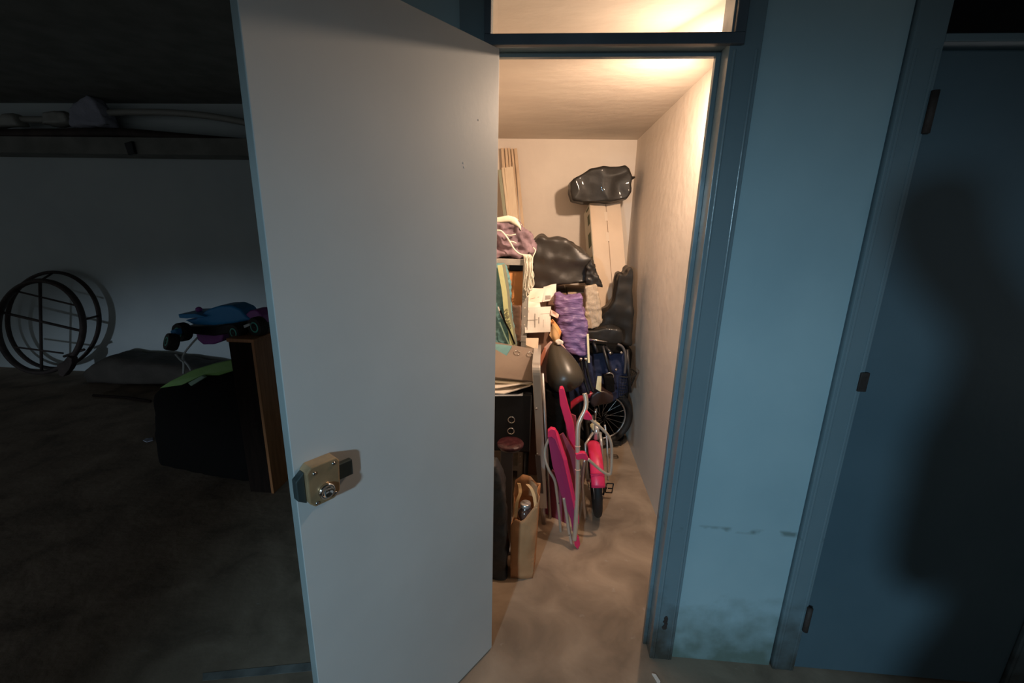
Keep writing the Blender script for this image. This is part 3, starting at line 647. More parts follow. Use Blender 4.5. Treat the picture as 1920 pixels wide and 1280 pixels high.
MB().hexa([at(1117,729,y=1.21), at(1127,735,y=1.21), at(1127,735,y=1.225), at(1117,729,y=1.225), at(1120,705,y=1.21), at(1128,705,y=1.21), at(1128,705,y=1.225), at(1120,705,y=1.225)]).build('rear_reflector', M['creamplas'], t, bevel=.002)

# dark poles, slotted strip, navy bag
t = thing('folded_stand', 'pair of dark poles with pale caps leaning below the purple bag', 'stand', at(1112,745,y=1.2))
for a_, b_, c_ in [((1089,674),(1094,705),(1104,738)), ((1098,674),(1102,700),(1112,735))]:
    pl = MB().tube(spline([at(*a_,y=1.24), at(*b_,y=1.22), at(*c_,y=1.20)]), .0085, 12).build('pole', M['blackmetal'], t, smooth=True)
    e = at(*a_,y=1.24); MB().tube([e-Vector((0,0,.006)), e+Vector((0,0,.012))], [.011,.010], 12).build('pole_cap', M['chrome'], pl, smooth=True)
plank('slotted_strip', (1102,626), (1104,676), 4, 1.245, 1.235, M['creamplas'], .006, 'short cream strip with dark slots right of the purple bag', 'strip', None)
st_ = bx['slotted_strip']; 
# shorten the strip to the length in view
for v in st_.data.vertices:
    if v.co.z < .3:
        p = at(1105,684,y=1.234); top = at(1101,622,y=1.245); v.co += (p - top) * 0 ; 
zs = at(1105,680,y=1.234).z; bot = [v for v in st_.data.vertices if v.co.z < .3]; topv = [v for v in st_.data.vertices if v.co.z >= .3]
for v in bot:
    tv = min(topv, key=lambda q_: (q_.co.x-v.co.x)**2*0 + abs(q_.index-4-v.index)); k = (zs-v.co.z)/(tv.co.z-v.co.z); v.co = v.co.lerp(tv.co, k)
o = puffy('holdall', [(1072,668),(1092,664),(1108,668),(1114,700),(1120,740),(1100,760),(1060,764),(1058,720)], 1.30, .16, M['navyfab'], vox=.009, smooth=4, disp=.012, dscale=.1, seed=21)
tag(o, 'dark navy cloth holdall under the purple bag', 'bag')
o = tag(MB().box((.24,1.3,.0),(.44,1.50,.50)).build('storage_crate', M['blackbox'], bevel=.01), 'black crate on the floor under the navy holdall', 'crate')
o = tag(MB().box((.57,1.70,.0),(.82,2.10,.725)).build('storage_crate', M['blackfab'], bevel=.03), 'black upright case in the right corner under the tall carton', 'case')

# egg-shaped pod and foam board behind it
ax0, ax1 = at(1040,650,y=1.14), at(1066,726,y=1.02)
c = (ax0+ax1)/2; zz = (ax0-ax1).normalized(); Mq = zz.to_track_quat('Z', 'Y').to_matrix().to_4x4()
L_ = (ax0-ax1).length
prof = []
for k in range(19):
    s_ = k/18; z_ = -L_*.60 + s_*L_*1.22; e = (1-abs(2*s_-1)**5)**.5 if 0 < s_ < 1 else 0
    prof.append((max(.004, (.090 + .03*math.sin(math.pi*min(1, .18+s_*.9)) - .052*s_)*e), z_))
o = MB().lathe(prof, c, Mq, 40).build('egg_pod', M['pod'], smooth=True); tag(o, 'large dark olive egg-shaped vinyl pod leaning behind the pink chair', 'pod')
o = MB().prism([at(a_, b_, y=1.155) for a_, b_ in [(1010,676),(1020,652),(1032,640),(1054,645),(1066,662),(1078,686),(1074,720),(1040,730),(1022,715),(1012,700)]], (0,.022,0)).build('foam_board', M['whitevinyl'], bevel=.004)
tag(o, 'pale pink foam board showing on both sides behind the egg-shaped pod', 'board')
MB().prism([at(a_, b_, y=1.145) for a_, b_ in [(1009,678),(1021,651),(1023,652),(1023,668),(1016,688)]], (0,.009,0)).build('coral_edge', M['orangevinyl'], o)
o = puffy('suitcase', [(1022,730),(1050,738),(1070,750),(1072,900),(1026,905)], .98, .14, M['blackfab'], vox=.01, smooth=3, disp=.003)
tag(o, 'black soft suitcase standing between the folding table and the pink chair', 'suitcase')

# black box, papers, binder on it
t = thing('archive_box', 'black archive box with two metal finger rings, under the fanned papers', 'box', (.0, .9, .36))
q0 = at(997,741,y=.72); q1 = at(991,846,y=.72)
MB().box((-.22,.72,q1.z), (q0.x,1.04,q0.z)).build('body', M['blackbox'], t, bevel=.003)
MB().box((q0.x-.004,.716,q1.z), (q0.x+.0015,.722,q0.z)).build('edge_strip', M['greymetal'], t)
for p in [(959,787),(958,808)]:
    e = at(*p, y=.718); MB().ring(e, (0,1,0), .0165, .0028, 32, 8).build('finger_ring', M['chrome'], t, smooth=True)
    
t2 = thing('folding_stand', 'black metal stand under the archive box', 'stand', (-.05,.9,0))
for x_ in (-.2, q0.x-.02):
    for y_ in (.75, 1.02): MB().tube([(x_,y_,0),(x_,y_,q1.z-.012)], .010, 10).build('leg', M['blackmetal'], t2, smooth=True)
MB().box((-.21,.73,q1.z-.012),(q0.x-.005,1.035,q1.z-.001)).build('top_plate', M['blackmetal'], t2, bevel=.002)
zt = q0.z
def slab(name, px, z0s, m, th, label, cat, group=None, ys=None):
    P = [at(a_, b_, y=y_) for (a_, b_), y_ in zip(px, ys)]
    return tag(MB().prism([p for p in P], (0,0,-th)).build(name, m, bevel=.001), label, cat, group)
Gp = 'papers fanned under the grey binder'
slab('paper_wad', [(915,742),(980,741),(982,730),(915,733)], None, mat('blue_grey_paper', (.42,.45,.50), .6), .004, 'blue-grey sheet lowest in the fan on the archive box', 'paper', Gp, ys=[.70,.71,.80,.80])
slab('paper_wad', [(915,735),(945,737),(995,722),(998,716),(915,714)], None, M['paper'], .006, 'white curled papers in the fan under the grey binder', 'paper', Gp, ys=[.72,.72,.76,.86,.86])
slab('paper_wad', [(915,727),(932,727),(998,716),(1002,700),(915,700)], None, M['paper'], .004, 'upper white leaf in the fan under the grey binder', 'paper', Gp, ys=[.74,.74,.77,.9,.9])
slab('paper_wad', [(910,712),(1000,718),(1002,700),(910,700)], None, M['cream_paper'], .012, 'cream paper block directly under the grey binder', 'paper', Gp, ys=[.765,.775,.95,.95])
bp_ = [(905,704),(999,714),(1007,655),(925,640)]; bys = [.76,.77,1.02,1.02]
t = slab('ring_binder', bp_, None, M['greybinder'], .006, 'grey-brown ring binder lying on top of the fanned papers', 'binder', ys=bys)
PB = [at(a_, b_, y=y_) for (a_, b_), y_ in zip(bp_, bys)]
nb = (PB[1]-PB[0]).cross(PB[3]-PB[0]).normalized(); nb = nb if nb.z > 0 else -nb
def onb(px, py):
    d = FW + RI*((px-960)/F) - UP*((py-640)/F); k = (PB[0]-CAM).dot(nb)/d.dot(nb); return CAM + d*k
for p in [(970,661),(994,664)]: MB().ring(onb(*p)+nb*.001, nb, .0165, .0022, 32, 8).build('eyelet', M['chrome'], t, smooth=True)
o = slab('folder', [(905,690),(940,690),(955,662),(960,652),(905,645)], None, M['teal'], .004, 'teal folder lying partly over the grey binder beside the door edge', 'folder', ys=[.84,.86,.97,1.0,1.0])
o.location.z += .012
o = slab('document_case', [(999,716),(1004,716),(1010,632),(986,632),(986,645),(1003,652)], None, M['card_pale'], .02, 'pale card case edge under the right side of the grey binder', 'case', ys=[.77,.77,1.1,1.1,1.05,1.02]); o.location.z -= .004

# folding table on edge: aluminium rim
t = thing('folding_table', 'folded suitcase table standing on edge with a bright aluminium rim', 'folding table', (.16,.8,0))
ta, tb = at(998,700,y=.70), at(1011,935,y=.72)
tx = lambda z_: ta.x + (tb.x-ta.x)*(ta.z-z_)/(ta.z-tb.z)
TW = .041; zt0, zt1 = .10, at(1005,683,y=.72).z; ybk = 1.10
def tablepath():
    pts = []; r_ = .05
    pts.append((.70, zt0)); pts.append((.70, .3)); pts.append((.70, .6)); pts.append((.70, zt1-r_))
    for k in range(1, 7): an = math.pi/2*k/6; pts.append((.70+r_-r_*math.cos(an), zt1-r_+r_*math.sin(an)))
    pts.append((.9, zt1)); pts.append((ybk-.01, zt1)); return pts
mb = MB(); ring = []
for y_, z_ in tablepath():
    x_ = tx(z_); ring.append([mb.b.verts.new(q_) for q_ in ((x_,y_,z_),(x_+TW,y_,z_),(x_+TW,y_+.02,z_-.006),(x_,y_+.02,z_-.006))])
for A_, B_ in zip(ring, ring[1:]):
    for j in range(4): mb.b.faces.new([A_[j],A_[(j+1)%4],B_[(j+1)%4],B_[j]])
mb.b.faces.new(ring[0]); mb.b.faces.new(ring[-1][::-1])
mb.build('rim', M['alu'], t, bevel=.003)
mb = MB(); f = lambda z_, o_: tx(z_)+o_
mb.hexa([(f(zt0,.006),.715,zt0),(f(zt0,.028),.715,zt0),(f(zt0,.028),ybk,zt0),(f(zt0,.006),ybk,zt0),(f(zt1,.006),.75,zt1-.012),(f(zt1,.028),.75,zt1-.012),(f(zt1,.028),ybk,zt1-.012),(f(zt1,.006),ybk,zt1-.012)])
mb.build('table_panel', M['greymetal'], t)
mb = MB(); mb.tube([(tx(.85)+TW+.008,.735,zt1-.05),(tx(0)+TW+.012,.76,.0)], .009, 10); mb.build('leg', M['alu_matt'], t, smooth=True)
mb = MB(); mb.tube([(tx(.1)+.016,.712,.13),(tx(0)+.018,.71,.0)], .012, 10); mb.build('leg', M['alu_matt'], t, smooth=True)
for p in [(1006,766),(1008,851)]:
    e = at(*p, y=.699); MB().ball(e, (.006,.003,.006), 2).build('rivet', M['chrome'], t, smooth=True)
e = at(1008,853,y=.698); e2 = at(1014,925,y=.698)
MB().hexa([e2+Vector((-.012,0,0)), e2+Vector((.014,0,0)), e2+Vector((.014,.004,0)), e2+Vector((-.012,.004,0)), e+Vector((-.014,0,0)), e+Vector((.014,0,0)), e+Vector((.014,.004,0)), e+Vector((-.014,.004,0))]).build('leg_clip', M['greymetal'], t, bevel=.002)

# round maroon stool table and grey cover at front left
t = thing('pedestal_table', 'small round maroon mosaic stand on a grey metal post', 'stand', (.045,.5,0))
pc = at(957,832,y=.54)
MB().lathe([(.055,-.012),(.062,-.006),(.064,.002),(.060,.008),(.03,.010),(.001,.010)], pc, None, 40).build('round_top', M['maroon'], t, smooth=True)
MB().lathe([(.05,-.022),(.055,-.013),(.02,-.012)], pc, None, 40).build('rim_plate', M['greymetal'], t, smooth=True)
MB().box((pc.x-.045,pc.y-.012,0),(pc.x+.014,pc.y+.012,pc.z-.022)).build('post', M['greymetal'], t, bevel=.003)
MB().lathe([(.09,0),(.09,.006),(.02,.014)], (pc.x-.02,pc.y,0), None, 30).build('foot', M['greymetal'], t, smooth=True)
o = puffy('cloth_cover', [(905,880),(928,872),(938,895),(944,930),(948,980),(950,1040),(948,1096),(925,1106),(905,1106)], .30, .10, M['greyfab'], vox=.009, smooth=4, disp=.012, dscale=.08, seed=25, ylean=-.0)
for v in o.data.vertices: v.co.z = max(v.co.z, .001)
tag(o, 'dark grey cloth cover bunched upright beside the open door edge', 'cover')

# paper carrier
t = thing('paper_bag', 'brown paper carrier bag with twisted handles standing on the floor', 'paper bag', (.115,.40,0))
bl_, br_ = at(957,1084,z=0), at(999,1084,z=0)
yF = bl_.y; 
fl = at(962,965,y=yF-.0); fr = at(1014,950,y=yF+.02)
yB = yF+.13
def rim(u_):   # height of the rim round the mouth, u 0..1: front-left, front-right, back-right, back-left
    pass
fronttop = [at(957,985,y=yF+.012), at(966,972,y=yF+.004), at(976,977,y=yF), at(984,972,y=yF), at(998,955,y=yF+.004), at(1008,942,y=yF+.012), at(1012,930,y=yF+.02)]
mb = MB(); nU = 24
fb0, fb1 = bl_, br_
def front(u_, v_):
    i = u_*(len(fronttop)-1); k = min(int(i), len(fronttop)-2); top_ = fronttop[k].lerp(fronttop[k+1], i-k)
    bot_ = fb0.lerp(fb1, u_); p = bot_.lerp(top_, v_); bulge = math.sin(math.pi*v_)*math.sin(math.pi*u_)*.012
    return p + Vector((0,-bulge + .006*noise.noise(p*30), 0))
btl, btm, btr = at(963,925,y=yB+.02), at(980,889,y=yB+.03), at(1014,905,y=yB+.02)
bb0, bb1 = fb0+Vector((0,.12,0)), fb1+Vector((.01,.12,0))
backtop = [btl, at(966,900,y=yB+.03), btm, at(995,892,y=yB+.03), at(1006,905,y=yB+.025), btr]
def back(u_, v_):
    i = u_*(len(backtop)-1); k = min(int(i), len(backtop)-2); top_ = backtop[k].lerp(backtop[k+1], i-k)
    p = bb0.lerp(bb1, u_).lerp(top_, v_); return p + Vector((0, .006*noise.noise(p*30), 0))
mb.grid(front, 20, 16); mb.grid(back, 20, 16)
mb.grid(lambda u_, v_: front(0, v_).lerp(back(0, v_*(1)), u_) + Vector((.012*math.sin(math.pi*u_)*v_, 0, 0)), 8, 16)
mb.grid(lambda u_, v_: front(1, v_).lerp(back(1, v_), u_) - Vector((.012*math.sin(math.pi*u_)*v_, 0, 0)), 8, 16)
mb.grid(lambda u_, v_: fb0.lerp(fb1, u_).lerp(bb0.lerp(bb1, u_), v_) + Vector((0,0,.001)), 4, 4)
bmesh.ops.remove_doubles(mb.b, verts=mb.b.verts, dist=.0015)
o = mb.build('bag_body', M['kraft'], t, smooth=True)
sm = o.modifiers.new('solid', 'SOLIDIFY'); sm.thickness = .0015
def strap(pts, parent, m):
    P = spline([at(a_, b_, y=y_) for a_, b_, y_ in pts], 6); mb = MB(); rr_ = []
    for p in P: rr_.append([mb.b.verts.new(p+Vector(q_)) for q_ in ((-.007,0,0),(.007,0,0),(.007,.003,0),(-.007,.003,0))])
    for A_, B_ in zip(rr_, rr_[1:]):
        for j in range(4): mb.b.faces.new([A_[j],A_[(j+1)%4],B_[(j+1)%4],B_[j]])
    mb.b.faces.new(rr_[0]); mb.b.faces.new(rr_[-1][::-1]); return mb.build('handle', m, parent)
strap([(973,906,yF+.06),(975,915,yF+.05),(975,925,yF+.035),(970,940,yF+.02),(966,970,yF+.008)], t, M['kraft_in'])
strap([(989,908,yF+.07),(996,916,yF+.055),(1001,928,yF+.04),(1004,945,yF+.02),(1004,952,yF+.008)], t, M['kraft_in'])
jc = at(985,958,y=yF+.055)
tj = thing('glass_jar', 'smoky glass jar standing inside the brown paper carrier bag', 'jar', jc)
MB().lathe([(.02,-.12),(.034,-.115),(.036,-.02),(.035,0),(.028,.014),(.02,.02),(.02,.03)], jc, None, 32).build('body', M['jar'], tj, smooth=True)
MB().lathe([(.023,.024),(.024,.03),(.024,.042),(.02,.044)], jc, None, 28).build('lid', M['alu'], tj, smooth=True)

# pink folding chair
t = thing('folding_beach_chair', 'folded hot pink beach chair with pale metal tubes leaning upright', 'folding chair', (.37,.53,0))
def prismy(name, px, y0, th, m, bevel=.003):
    P = [at(a_, b_, y=y_) for a_, b_, y_ in [(p[0], p[1], p[2] if len(p) > 2 else y0) for p in px]]
    return MB().prism(P, (0, th, 0)).build(name, m, t, bevel=bevel)
prismy('armrest', [(1048,734),(1050,728),(1055,727),(1058,731),(1066,762),(1076,795),(1080,830),(1078,862),(1068,830),(1062,800),(1050,758)], .70, .035, M['pink'])
prismy('armrest', [(1027,820,.60),(1027,809,.60),(1033,804,.60),(1041,806,.60),(1047,815,.60),(1063,862,.57),(1076,920,.55),(1086,970,.54),(1086,984,.54),(1080,972,.54),(1069,920,.55),(1056,862,.57),(1041,824,.60),(1034,819,.60)], .6, .03, M['pink'], .002)
prismy('seat_panel', [(1027,817,.612),(1041,822,.612),(1057,862,.585),(1070,918,.565),(1083,972,.555),(1083,1004,.548),(1076,1012,.546),(1070,973,.556),(1053,930,.57),(1036,873,.59)], .6, .012, M['pinkfab'], .001)
prismy('back_panel', [(1046,818,.66),(1056,812,.66),(1080,850,.66),(1084,960,.62),(1080,990,.61),(1062,905,.63),(1050,855,.65)], .66, .012, M['duskfab'], .001)
prismy('lower_cloth', [(1019,912,.80),(1036,880,.80),(1050,900,.77),(1060,935,.75),(1062,985,.72),(1046,990,.74),(1022,982,.79)], .8, .008, M['plumfab'], .001)
prismy('lower_cloth', [(1058,770,.78),(1080,780,.78),(1084,850,.76),(1066,850,.77)], .78, .01, M['plumfab'], .001)
def ctube(name, pts, r_, m): return MB().tube(spline([at(a_, b_, y=y_) for a_, b_, y_ in pts], 6), r_, 12).build(name, m, t, smooth=True)
ctube('frame_tube', [(1096,737,.66),(1099,752,.65),(1097,768,.64),(1089,784,.63),(1084,800,.62),(1083,835,.60),(1083,880,.58),(1081,950,.55),(1079,990,.535),(1077,1012,.53)], .0115, M['beigetube'])
ctube('arm_tube', [(1102,778,.62),(1112,790,.62),(1127,802,.62),(1140,816,.62),(1146,832,.62),(1147,852,.62),(1146,880,.61),(1143,889,.61),(1132,885,.60),(1118,874,.60),(1102,860,.59)], .0072, M['beigetube'])
ctube('leg_tube', [(1030,822,.62),(1023,838,.62),(1022,858,.61),(1029,880,.60),(1040,900,.60),(1044,925,.62),(1048,960,.64),(1052,1001,.66)], .0072, M['beigetube'])
ctube('leg_tube', [(1057,932,.575),(1062,962,.565),(1067,995,.555),(1072,1019,.545)], .0085, M['beigetube'])
ctube('leg_tube', [(1096,862,.62),(1092,900,.63),(1094,935,.66),(1098,972,.70)], .007, M['alu_matt'])
prismy('hinge_cover', [(1094,786),(1098,774),(1101,771),(1110,782),(1111,787),(1104,788)], .612, .024, M['pink'])
prismy('hinge_cover', [(1079,851),(1092,849),(1098,850),(1104,861),(1100,864),(1092,860),(1084,863),(1080,860)], .575, .026, M['pink'])
prismy('foot_cap', [(1074,1003,.53),(1080,1000,.53),(1086,1010,.53),(1088,1022,.53),(1083,1030,.53),(1078,1024,.53)], .52, .022, M['pink'])
for p in [(1067,1003,.548),(1048,943,.628)]: MB().ball(at(*p[:2], y=p[2]-.008), (.003,.002,.003), 2).build('screw', M['rust'], t)
for p in [(1083,836,.592),(1083,880,.572)]:
    e = at(*p[:2], y=p[2]+.008); MB().ring(e, (0,.15,1), .0125, .0018, 24, 6).build('tube_collar', M['pinkpaper'], t, smooth=True)

# child's bicycle behind the chair
t = thing('childs_bicycle', "child's bicycle with a hot pink mudguard facing the doorway", 'bicycle', at(1112,988,z=0))
gc = at(1112,985,z=0); RW = .195
W0 = Vector((gc.x+.012, gc.y+.13, RW)); wn = Vector((1,-.01,.10)).normalized()
tk = [Vector((0,0,1)), ]; uu = (Vector((0,1,0)) - wn*wn.y).normalized(); vv = wn.cross(uu); vv = vv if vv.z > 0 else -vv
wpt = lambda an, r_, o_=0: W0 + (uu*math.cos(an)+vv*math.sin(an))*r_ + wn*o_
ty = MB().tube([wpt(2*math.pi*k/48, RW-.021) for k in range(48)], .021, 12, True).build('tyre', M['rubber'], t, smooth=True)
MB().tube([wpt(2*math.pi*k/48, RW-.045) for k in range(48)], .006, 8, True).build('rim', M['alu'], ty, smooth=True)
mb = MB()
for k in range(16): mb.tube([wpt(2*math.pi*k/16+.3, .015, .018*(-1)**k), wpt(2*math.pi*k/16, RW-.047)], .0013, 5)
mb.build('spokes', M['alu'], ty); MB().tube([W0-wn*.045, W0+wn*.045], .012, 12).build('hub', M['chrome'], ty, smooth=True)
mb = MB(); rr_ = []
for k in range(25):
    an = math.radians(158 - k*4.2); row_ = []
    for j in range(9):
        a2 = math.pi*(j/8) ; row_.append(mb.b.verts.new(wpt(an, RW + .002 + .020*math.sin(a2), .036*math.cos(a2))))
    rr_.append(row_)
for A_, B_ in zip(rr_, rr_[1:]):
    for j in range(8): mb.b.faces.new([A_[j],A_[j+1],B_[j+1],B_[j]])
mg = mb.build('mudguard', M['pink'], t, smooth=True); s_ = mg.modifiers.new('solid', 'SOLIDIFY'); s_.thickness = .0025
MB().tube([wpt(math.radians(140), RW+.022, -.037), wpt(math.radians(140), RW+.030, 0), wpt(math.radians(140), RW+.022, .037)], .002, 6).build('mudguard_band', M['pinkfab'], mg)
hd = W0 + uu*.10 + Vector((0,0,.30))
for s_ in (-1, 1):
    MB().tube([W0+wn*.043*s_, W0+uu*.045+vv*.20+wn*.043*s_, hd+wn*.02*s_-Vector((0,0,.06))], .008, 10).build('fork_blade', M['alu'], t, smooth=True)
    MB().tube([W0+wn*.048*s_, wpt(math.radians(160), RW+.01, .045*s_)], .0022, 6).build('mudguard_stay', M['chrome'], t, smooth=True)
MB().tube([hd-Vector((0,0,.10)), hd+uu*.01-Vector((0,0,.02))], .015, 14).build('head_tube', M['alu'], t, smooth=True)
BB = W0 + uu*.28 + Vector((0,0,.02))
MB().tube([hd-Vector((0,0,.06)), (hd+BB)/2-Vector((0,0,.05)), BB], .014, 12).build('down_tube', M['blackmetal'], t, smooth=True)
MB().tube([BB, BB+uu*.06+Vector((0,0,.22))], .013, 12).build('seat_tube', M['blackmetal'], t, smooth=True)
R1 = W0 + uu*.47
RR = MB().tube([R1+(uu*math.cos(2*math.pi*k/40)+vv*math.sin(2*math.pi*k/40))*(RW-.021) for k in range(40)], .021, 10, True).build('tyre', M['rubber'], t, smooth=True)
MB().tube([BB, R1+wn*.03], .009, 10).build('chain_stay', M['blackmetal'], t, smooth=True)
cr = at(1138,912,y=W0.y+.12)
MB().tube([Vector((cr.x-.06,cr.y,cr.z)), cr], .008, 10).build('axle', M['chrome'], t, smooth=True)
MB().lathe([(.034,-.002),(.036,0),(.034,.002)], cr-Vector((.02,0,0)), Matrix.Rotation(math.pi/2,4,'Y'), 24).build('chainring', M['blackmetal'], t, smooth=True)
MB().tube([cr+Vector((-.008,0,0)), cr+Vector((-.022,-.02,-.045))], .006, 8).build('crank', M['blackmetal'], t, smooth=True)
mb = MB(); pc = cr+Vector((.012,-.01,-.004))
for dx in (-.018,.020): mb.tube([pc+Vector((dx,-.012,.04)), pc+Vector((dx,.012,-.035))], .0035, 8)
for dz in (.04,.0,-.035): mb.tube([pc+Vector((-.018,-.012*dz/.04,dz)), pc+Vector((.020,-.012*dz/.04,dz))], .0035, 8)
mb.build('pedal', M['blackmetal'], t, smooth=True)
MB().tube(spline([at(1134,796,y=.98), at(1138,825,y=.95), at(1139,860,y=.92), at(1140,900,y=.90)]), .005, 8).build('brake_cable', M['alu'], t, smooth=True)
MB().prism([at(a_, b_, y=1.0) for a_, b_ in [(1107,800),(1116,792),(1126,798),(1112,808)]], (0,.03,0)).build('cream_bracket', M['creamplas'], t, bevel=.002)
MB().ball(at(1106,818,y=.96), (.008,.008,.011), 2).build('bell', M['chrome'], t, smooth=True)
mb = MB()
for k, p in enumerate([(1104,826),(1105,835),(1107,843)]): mb.ring(at(*p,y=.95), (0,1,.3*k), .009, .0025, 16, 6)
mb.build('lock_chain', M['blackmetal'], t, smooth=True)

# ------------------------------------------------------------------ far left of the passage
t = thing('wooden_cabinet', 'narrow reddish-brown wooden cabinet half hidden by the open door', 'cabinet', (-1.3,1.1,0))
ce, cw = at(510,925,z=0), None
zt_ = at(478,636,y=ce.y).z
MB().box((ce.x-.135,ce.y+.004,0),(ce.x-.004,ce.y+.42,zt_-.02)).build('body', M['darkwood'], t, bevel=.003)
MB().box((ce.x-.004,ce.y,0),(ce.x+.012,ce.y+.43,zt_-.02)).build('side_panel', M['brownwood'], t, bevel=.002)
MB().box((ce.x-.14,ce.y-.004,zt_-.02),(ce.x+.016,ce.y+.43,zt_)).build('top', M['brownwood'], t, bevel=.003)
# buggy
by = ce.y+.10
t = thing('toy_buggy', 'blue remote-control toy buggy with fat black tyres on top of the cabinet', 'toy car', (ce.x-.12,by,zt_))
P_ = lambda a_, b_, yy=0: at(a_, b_, y=by+yy)
def bprism(name, px, y0, th, m, parent=t, bevel=.006):
    return MB().prism([P_(a_, b_, y0) for a_, b_ in px], (0,th,0)).build(name, m, parent, bevel=bevel)
def bprism2(name, px, y0, th, m): 
    o = puffy(name, px, by+y0, th, m, parent=t, vox=.007, smooth=3, disp=.0); return o
bprism2('body_shell', [(345,600),(365,598),(388,580),(410,573),(432,572),(450,580),(458,590),(470,600),(440,606),(400,610),(362,609)], .03, .13, M['bluetoy'])
bprism('chassis', [(345,612),(400,612),(470,600),(495,605),(497,618),(440,624),(400,630),(350,625)], .04, .10, M['blackmetal'])
bprism('spoiler', [(334,589),(365,588),(385,594),(350,597),(336,596)], .0, .18, M['bluetoy'], bevel=.003)
bprism2('rear_fairing', [(455,594),(468,582),(480,581),(492,592),(496,606),(470,610)], .04, .11, M['violettoy'])
MB().ball(P_(373,580,.08), (.018,.018,.016), 2).build('driver_figure', M['violettoy'], t, smooth=True)
bprism2('engine_bay', [(366,622),(420,622),(416,640),(400,646),(380,646),(368,636)], .06, .10, M['violettoy'])
def wheel(p, yy, r_, axv, w_=.05):
    c_ = P_(*p, yy); q_ = Vector(axv).normalized().to_track_quat('Z','Y').to_matrix().to_4x4()
    o_ = MB().lathe([(r_*.55,-w_*.5),(r_*.92,-w_*.5),(r_,-w_*.32),(r_,w_*.32),(r_*.92,w_*.5),(r_*.55,w_*.5)], c_, q_, 28).build('tyre', M['rubber'], t, smooth=False)
    MB().lathe([(r_*.5,w_*.40),(r_*.55,w_*.50),(r_*.42,w_*.54),(r_*.40,w_*.46),(.004,w_*.5)], c_, q_, 24).build('wheel_rim', M['tealrim'], o_, smooth=True)
    return o_
wheel((342,622), -.03, .052, (-.25,-1,.05)); wheel((322,641), -.13, .046, (-.55,-.8,.35), .05)
wheel((445,622), -.01, .048, (-.3,-1,0)); wheel((484,612), .0, .055, (-.3,-1,0))
bprism('white_label', [(456,610),(467,606),(469,610),(458,615)], -.05, .01, M['cable'], bevel=.001)
bprism('front_arm', [(318,620),(328,617),(332,628),(322,632)], -.10, .05, M['bluetoy'])
b = MB(); b.tube(spline([P_(370,633,-.02), P_(358,646,-.02), P_(347,660,-.02), P_(343,672,-.02), P_(352,684,-.03), P_(358,694,-.03)]), .0055, 8)
b.tube(spline([P_(329,664,-.06), P_(338,674,-.04), P_(344,680,-.03), P_(344,700,-.03)]), .0055, 8)
tag(b.build('white_cable', M['cable'], smooth=True), 'white cable dangling from the toy buggy onto the green paddle', 'cable')
# black bag, green paddle
o = puffy('duffel_bag', [(284,742),(300,728),(345,712),(400,704),(440,700),(455,760),(466,830),(476,905),(455,905),(430,900),(380,890),(330,880),(298,872),(288,820)], .86, .34, M['blackfab'], vox=.015, smooth=4, disp=.012, dscale=.25, seed=30)
for v in o.data.vertices: v.co.z = max(v.co.z, .001)
tag(o, 'bulky black bag on the floor left of the brown cabinet', 'bag')
o = MB().prism([at(a_, b_, y=y_) for a_, b_, y_ in [(298,728,.80),(318,715,.80),(360,694,.82),(400,682,.84),(446,672,.86),(448,692,.86),(410,704,.84),(380,704,.82),(340,722,.80)]], (0,.03,0)).build('green_paddle', M['greentoy'], bevel=.005)
tag(o, 'long green plastic paddle lying on top of the bulky black bag', 'paddle')
o = MB().prism([at(a_, b_, y=.79) for a_, b_ in [(352,718),(378,704),(384,708),(358,724)]], (0,.02,0)).build('plastic_scrap', M['palegreen'], bevel=.003); tag(o, 'pale green plastic scrap just under the green paddle', 'scrap')

# round wire hoops against the far wall
t = thing('wire_hoop_frame', 'round dark wire hoop frame with crossbars leaning on the far left wall', 'hoop frame', at(75,700,z=0))
def hoop(px, py, rx, ry, y, r_):
    return [at(px+rx*math.cos(a_), py+ry*math.sin(a_), y=y) for a_ in [2*math.pi*k/56 for k in range(56)]]
MB().tube(hoop(76,612,80,86,2.30,1), .030, 8, True, flat=.7).build('hoop', M['rust'], t, smooth=True)
MB().tube(hoop(100,600,86,90,2.50,1), .022, 8, True, flat=.7).build('hoop', M['rust'], t, smooth=True)
for a_, b_, r_ in [((2,585),(152,620),.013), ((28,545),(140,572),.009), ((75,526),(78,696),.012), ((25,650),(118,662),.009), ((76,526),(98,512),.009), ((154,600),(184,592),.01), ((120,668),(158,655),.012)]:
    MB().tube([at(*a_,y=2.31), at(*b_,y=2.32 if b_[0] != 98 and b_[0] != 184 else 2.5)], r_, 8).build('crossbar', M['rust'], t, smooth=True)
MB().prism([at(*p,y=2.24) for p in [(106,684),(118,678),(126,668),(134,672),(134,682),(128,694),(118,706),(110,704)]], (0,.06,0)).build('clamp', M['rust'], t, bevel=.005)
o = puffy('tarpaulin_heap', [(150,698),(165,684),(190,672),(230,676),(300,684),(360,692),(430,700),(520,706),(520,730),(150,722)], 2.25, .34, M['tarp'], vox=.03, smooth=22, disp=.03, dscale=.4, seed=33)
for v in o.data.vertices: v.co.z = max(v.co.z, .001)
tag(o, 'low heap of brown tarpaulin along the foot of the far wall', 'tarpaulin')
